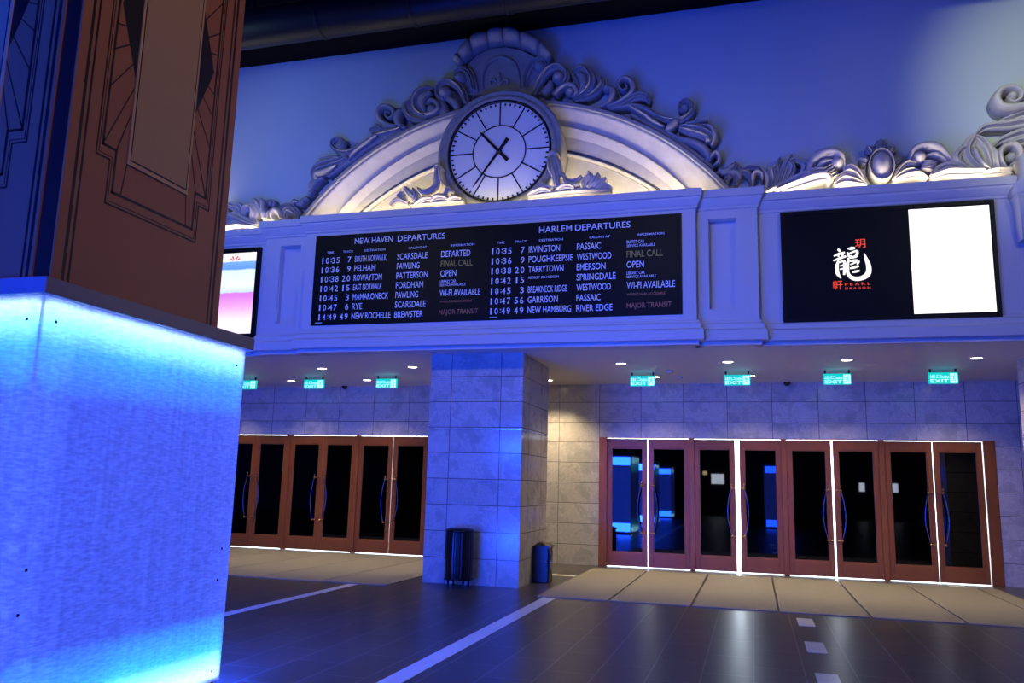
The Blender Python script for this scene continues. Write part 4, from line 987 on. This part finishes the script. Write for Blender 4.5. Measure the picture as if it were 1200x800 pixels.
side_foliage('carved leaf bracket at the right foot of the clock', [
  ([(815,105),(835,92),(862,98)],[6,10,6],.10), ([(830,110),(838,150),(850,190),(855,240)],[12,15,14,12],.09), ([(850,105),(868,140),(875,190)],[7,9,6],.1), ([(820,120),(822,160),(828,185)],[5,7,3],.12), ([(880,180),(905,215),(940,215),(970,190)],[7,10,9,4],.06),
  ([(890,210),(920,235),(960,235)],[6,9,4],.08), ([(980,250),(985,215),(1010,190),(1000,170)],[8,13,12,4],.06), ([(1000,250),(1030,215),(1050,180)],[8,14,5],.08), ([(1030,250),(1060,220),(1085,200)],[8,13,5],.06), ([(1050,260),(1080,235),(1110,245)],[8,10,4],.05),
  ([(840,250),(800,240),(775,215)],[8,12,5],.06), ([(830,265),(790,255),(750,270),(720,285)],[10,13,12,5],.08), ([(860,260),(900,240),(940,250)],[10,13,8],.1), ([(720,290),(900,268),(1110,255)],[12,15,10],.03)], -2.6)

# -- corbel of the next bay at the right edge
co = empty('carved_corbel', (3.6, 11.9, 4.75), 'pale carved corbel at the right edge beside the black screen', 'corbel')
b = MB()
for z, e in ((4.78,.03),(4.9,.06),(5.2,.07),(5.33,.08)): pass
rg = lambda z, x0, yf: [(x0, yf, z), (4.8, yf, z), (4.8, 11.95, z), (x0, 11.95, z)]
b.rings([rg(4.78,3.42,11.72), rg(4.95,3.40,11.66), rg(5.3,3.38,11.62), rg(5.34,3.36,11.60), rg(5.36,3.36,11.6)]); b.build('corbel_block', M['paint'], co)
b = MB(); b.rings([rg(5.36,3.36,11.58), rg(5.42,3.34,11.52), rg(5.50,3.36,11.48), rg(5.6,3.44,11.46), rg(5.72,3.46,11.50), rg(5.86,3.44,11.56), rg(5.9,3.46,11.6)], smooth=True); b.build('corbel_bowl', M['paint'], co)

# ------------------------------------------------------------------ hidden uplights on the ledge
def cove(x0, x1, z, y, k=1.0):
    area('ledge_uplight', ((x0+x1)/2, y, z), (PI-.35, 0, 0), x1-x0, .05, COVE_W*(x1-x0)*k, (1,.86,.60))
cove(-6.95, -.75, 5.755, 12.12, .95)
cove(-5.4, -2.3, 5.755, 11.74, .30)
cove(.35, 3.3, 5.695, 12.08, .85)
cove(-11.2, -8.0, 5.695, 12.10, 1.1)

# ------------------------------------------------------------------ services under the dark ceiling
du = empty('air_duct', (-6, 10.75, 8.35), 'round grey air duct hung under the dark ceiling', 'duct')
b = MB(); b.tube([(-21,10.62,8.6),(9,10.62,8.6)], .30, 28); b.build('duct_pipe', M['duct'], du)
for x in (-9.2,-6.3,-4.75,-3.3,-.8,1.8):
    b = MB(); b.tube([(x-.03,10.62,8.6),(x+.03,10.62,8.6)], .315, 28); b.build('duct_band', M['duct'], du)
for x in (-7.6,-4.75,-3.7,0): MB().box(x-.02,x+.02,10.60,10.64,8.88,ZC+.01).build('hanger', M['duct'], du)
tag(MB().tube([(-21,9.75,8.75),(9,9.75,8.75)], .10, 16).build('pipe', M['duct']), 'thin pipe along the dark ceiling in front of the duct', 'pipe')

# ------------------------------------------------------------------ far end of the lobby, seen only as reflections in the door glass
def far_sign(px, py, w, h, m, nm, label):
    p = at(px, py, 2*YD-YR-.06); o = empty('lit_sign', (p.x, YR+.04, p.z-h/2), label, 'sign')
    MB().bbox(p.x-w/2-.08, p.x+w/2+.08, YR, YR+.06, p.z-h/2-.08, p.z+h/2+.08, .01).build('sign_case', M['tvcase'], o)
    MB().box(p.x-w/2, p.x+w/2, YR+.055, YR+.07, p.z-h/2, p.z+h/2).build(nm, m, o)
M['far_white'] = mat('far_white_screen', (.02,.02,.02), .3, emit=(.8,.85,1), estr=9)
M['far_warm'] = mat('far_warm_sign', (.02,.02,.02), .3, emit=(1,.72,.35), estr=6)
far_sign(841, 561, .75, .6, M['far_white'], 'screen_face', 'bright white screen mirrored in the second door from the pillar')
far_sign(826, 554, .26, .22, M['far_warm'], 'sign_face', 'small warm sign mirrored beside the white screen in the second door')
far_sign(954, 548, .7, .3, M['far_warm'], 'sign_face', 'warm sign mirrored high in the third door from the pillar')
far_sign(1066, 572, .3, .5, M['far_white'], 'screen_face', 'small pale screen mirrored in the rightmost double door')
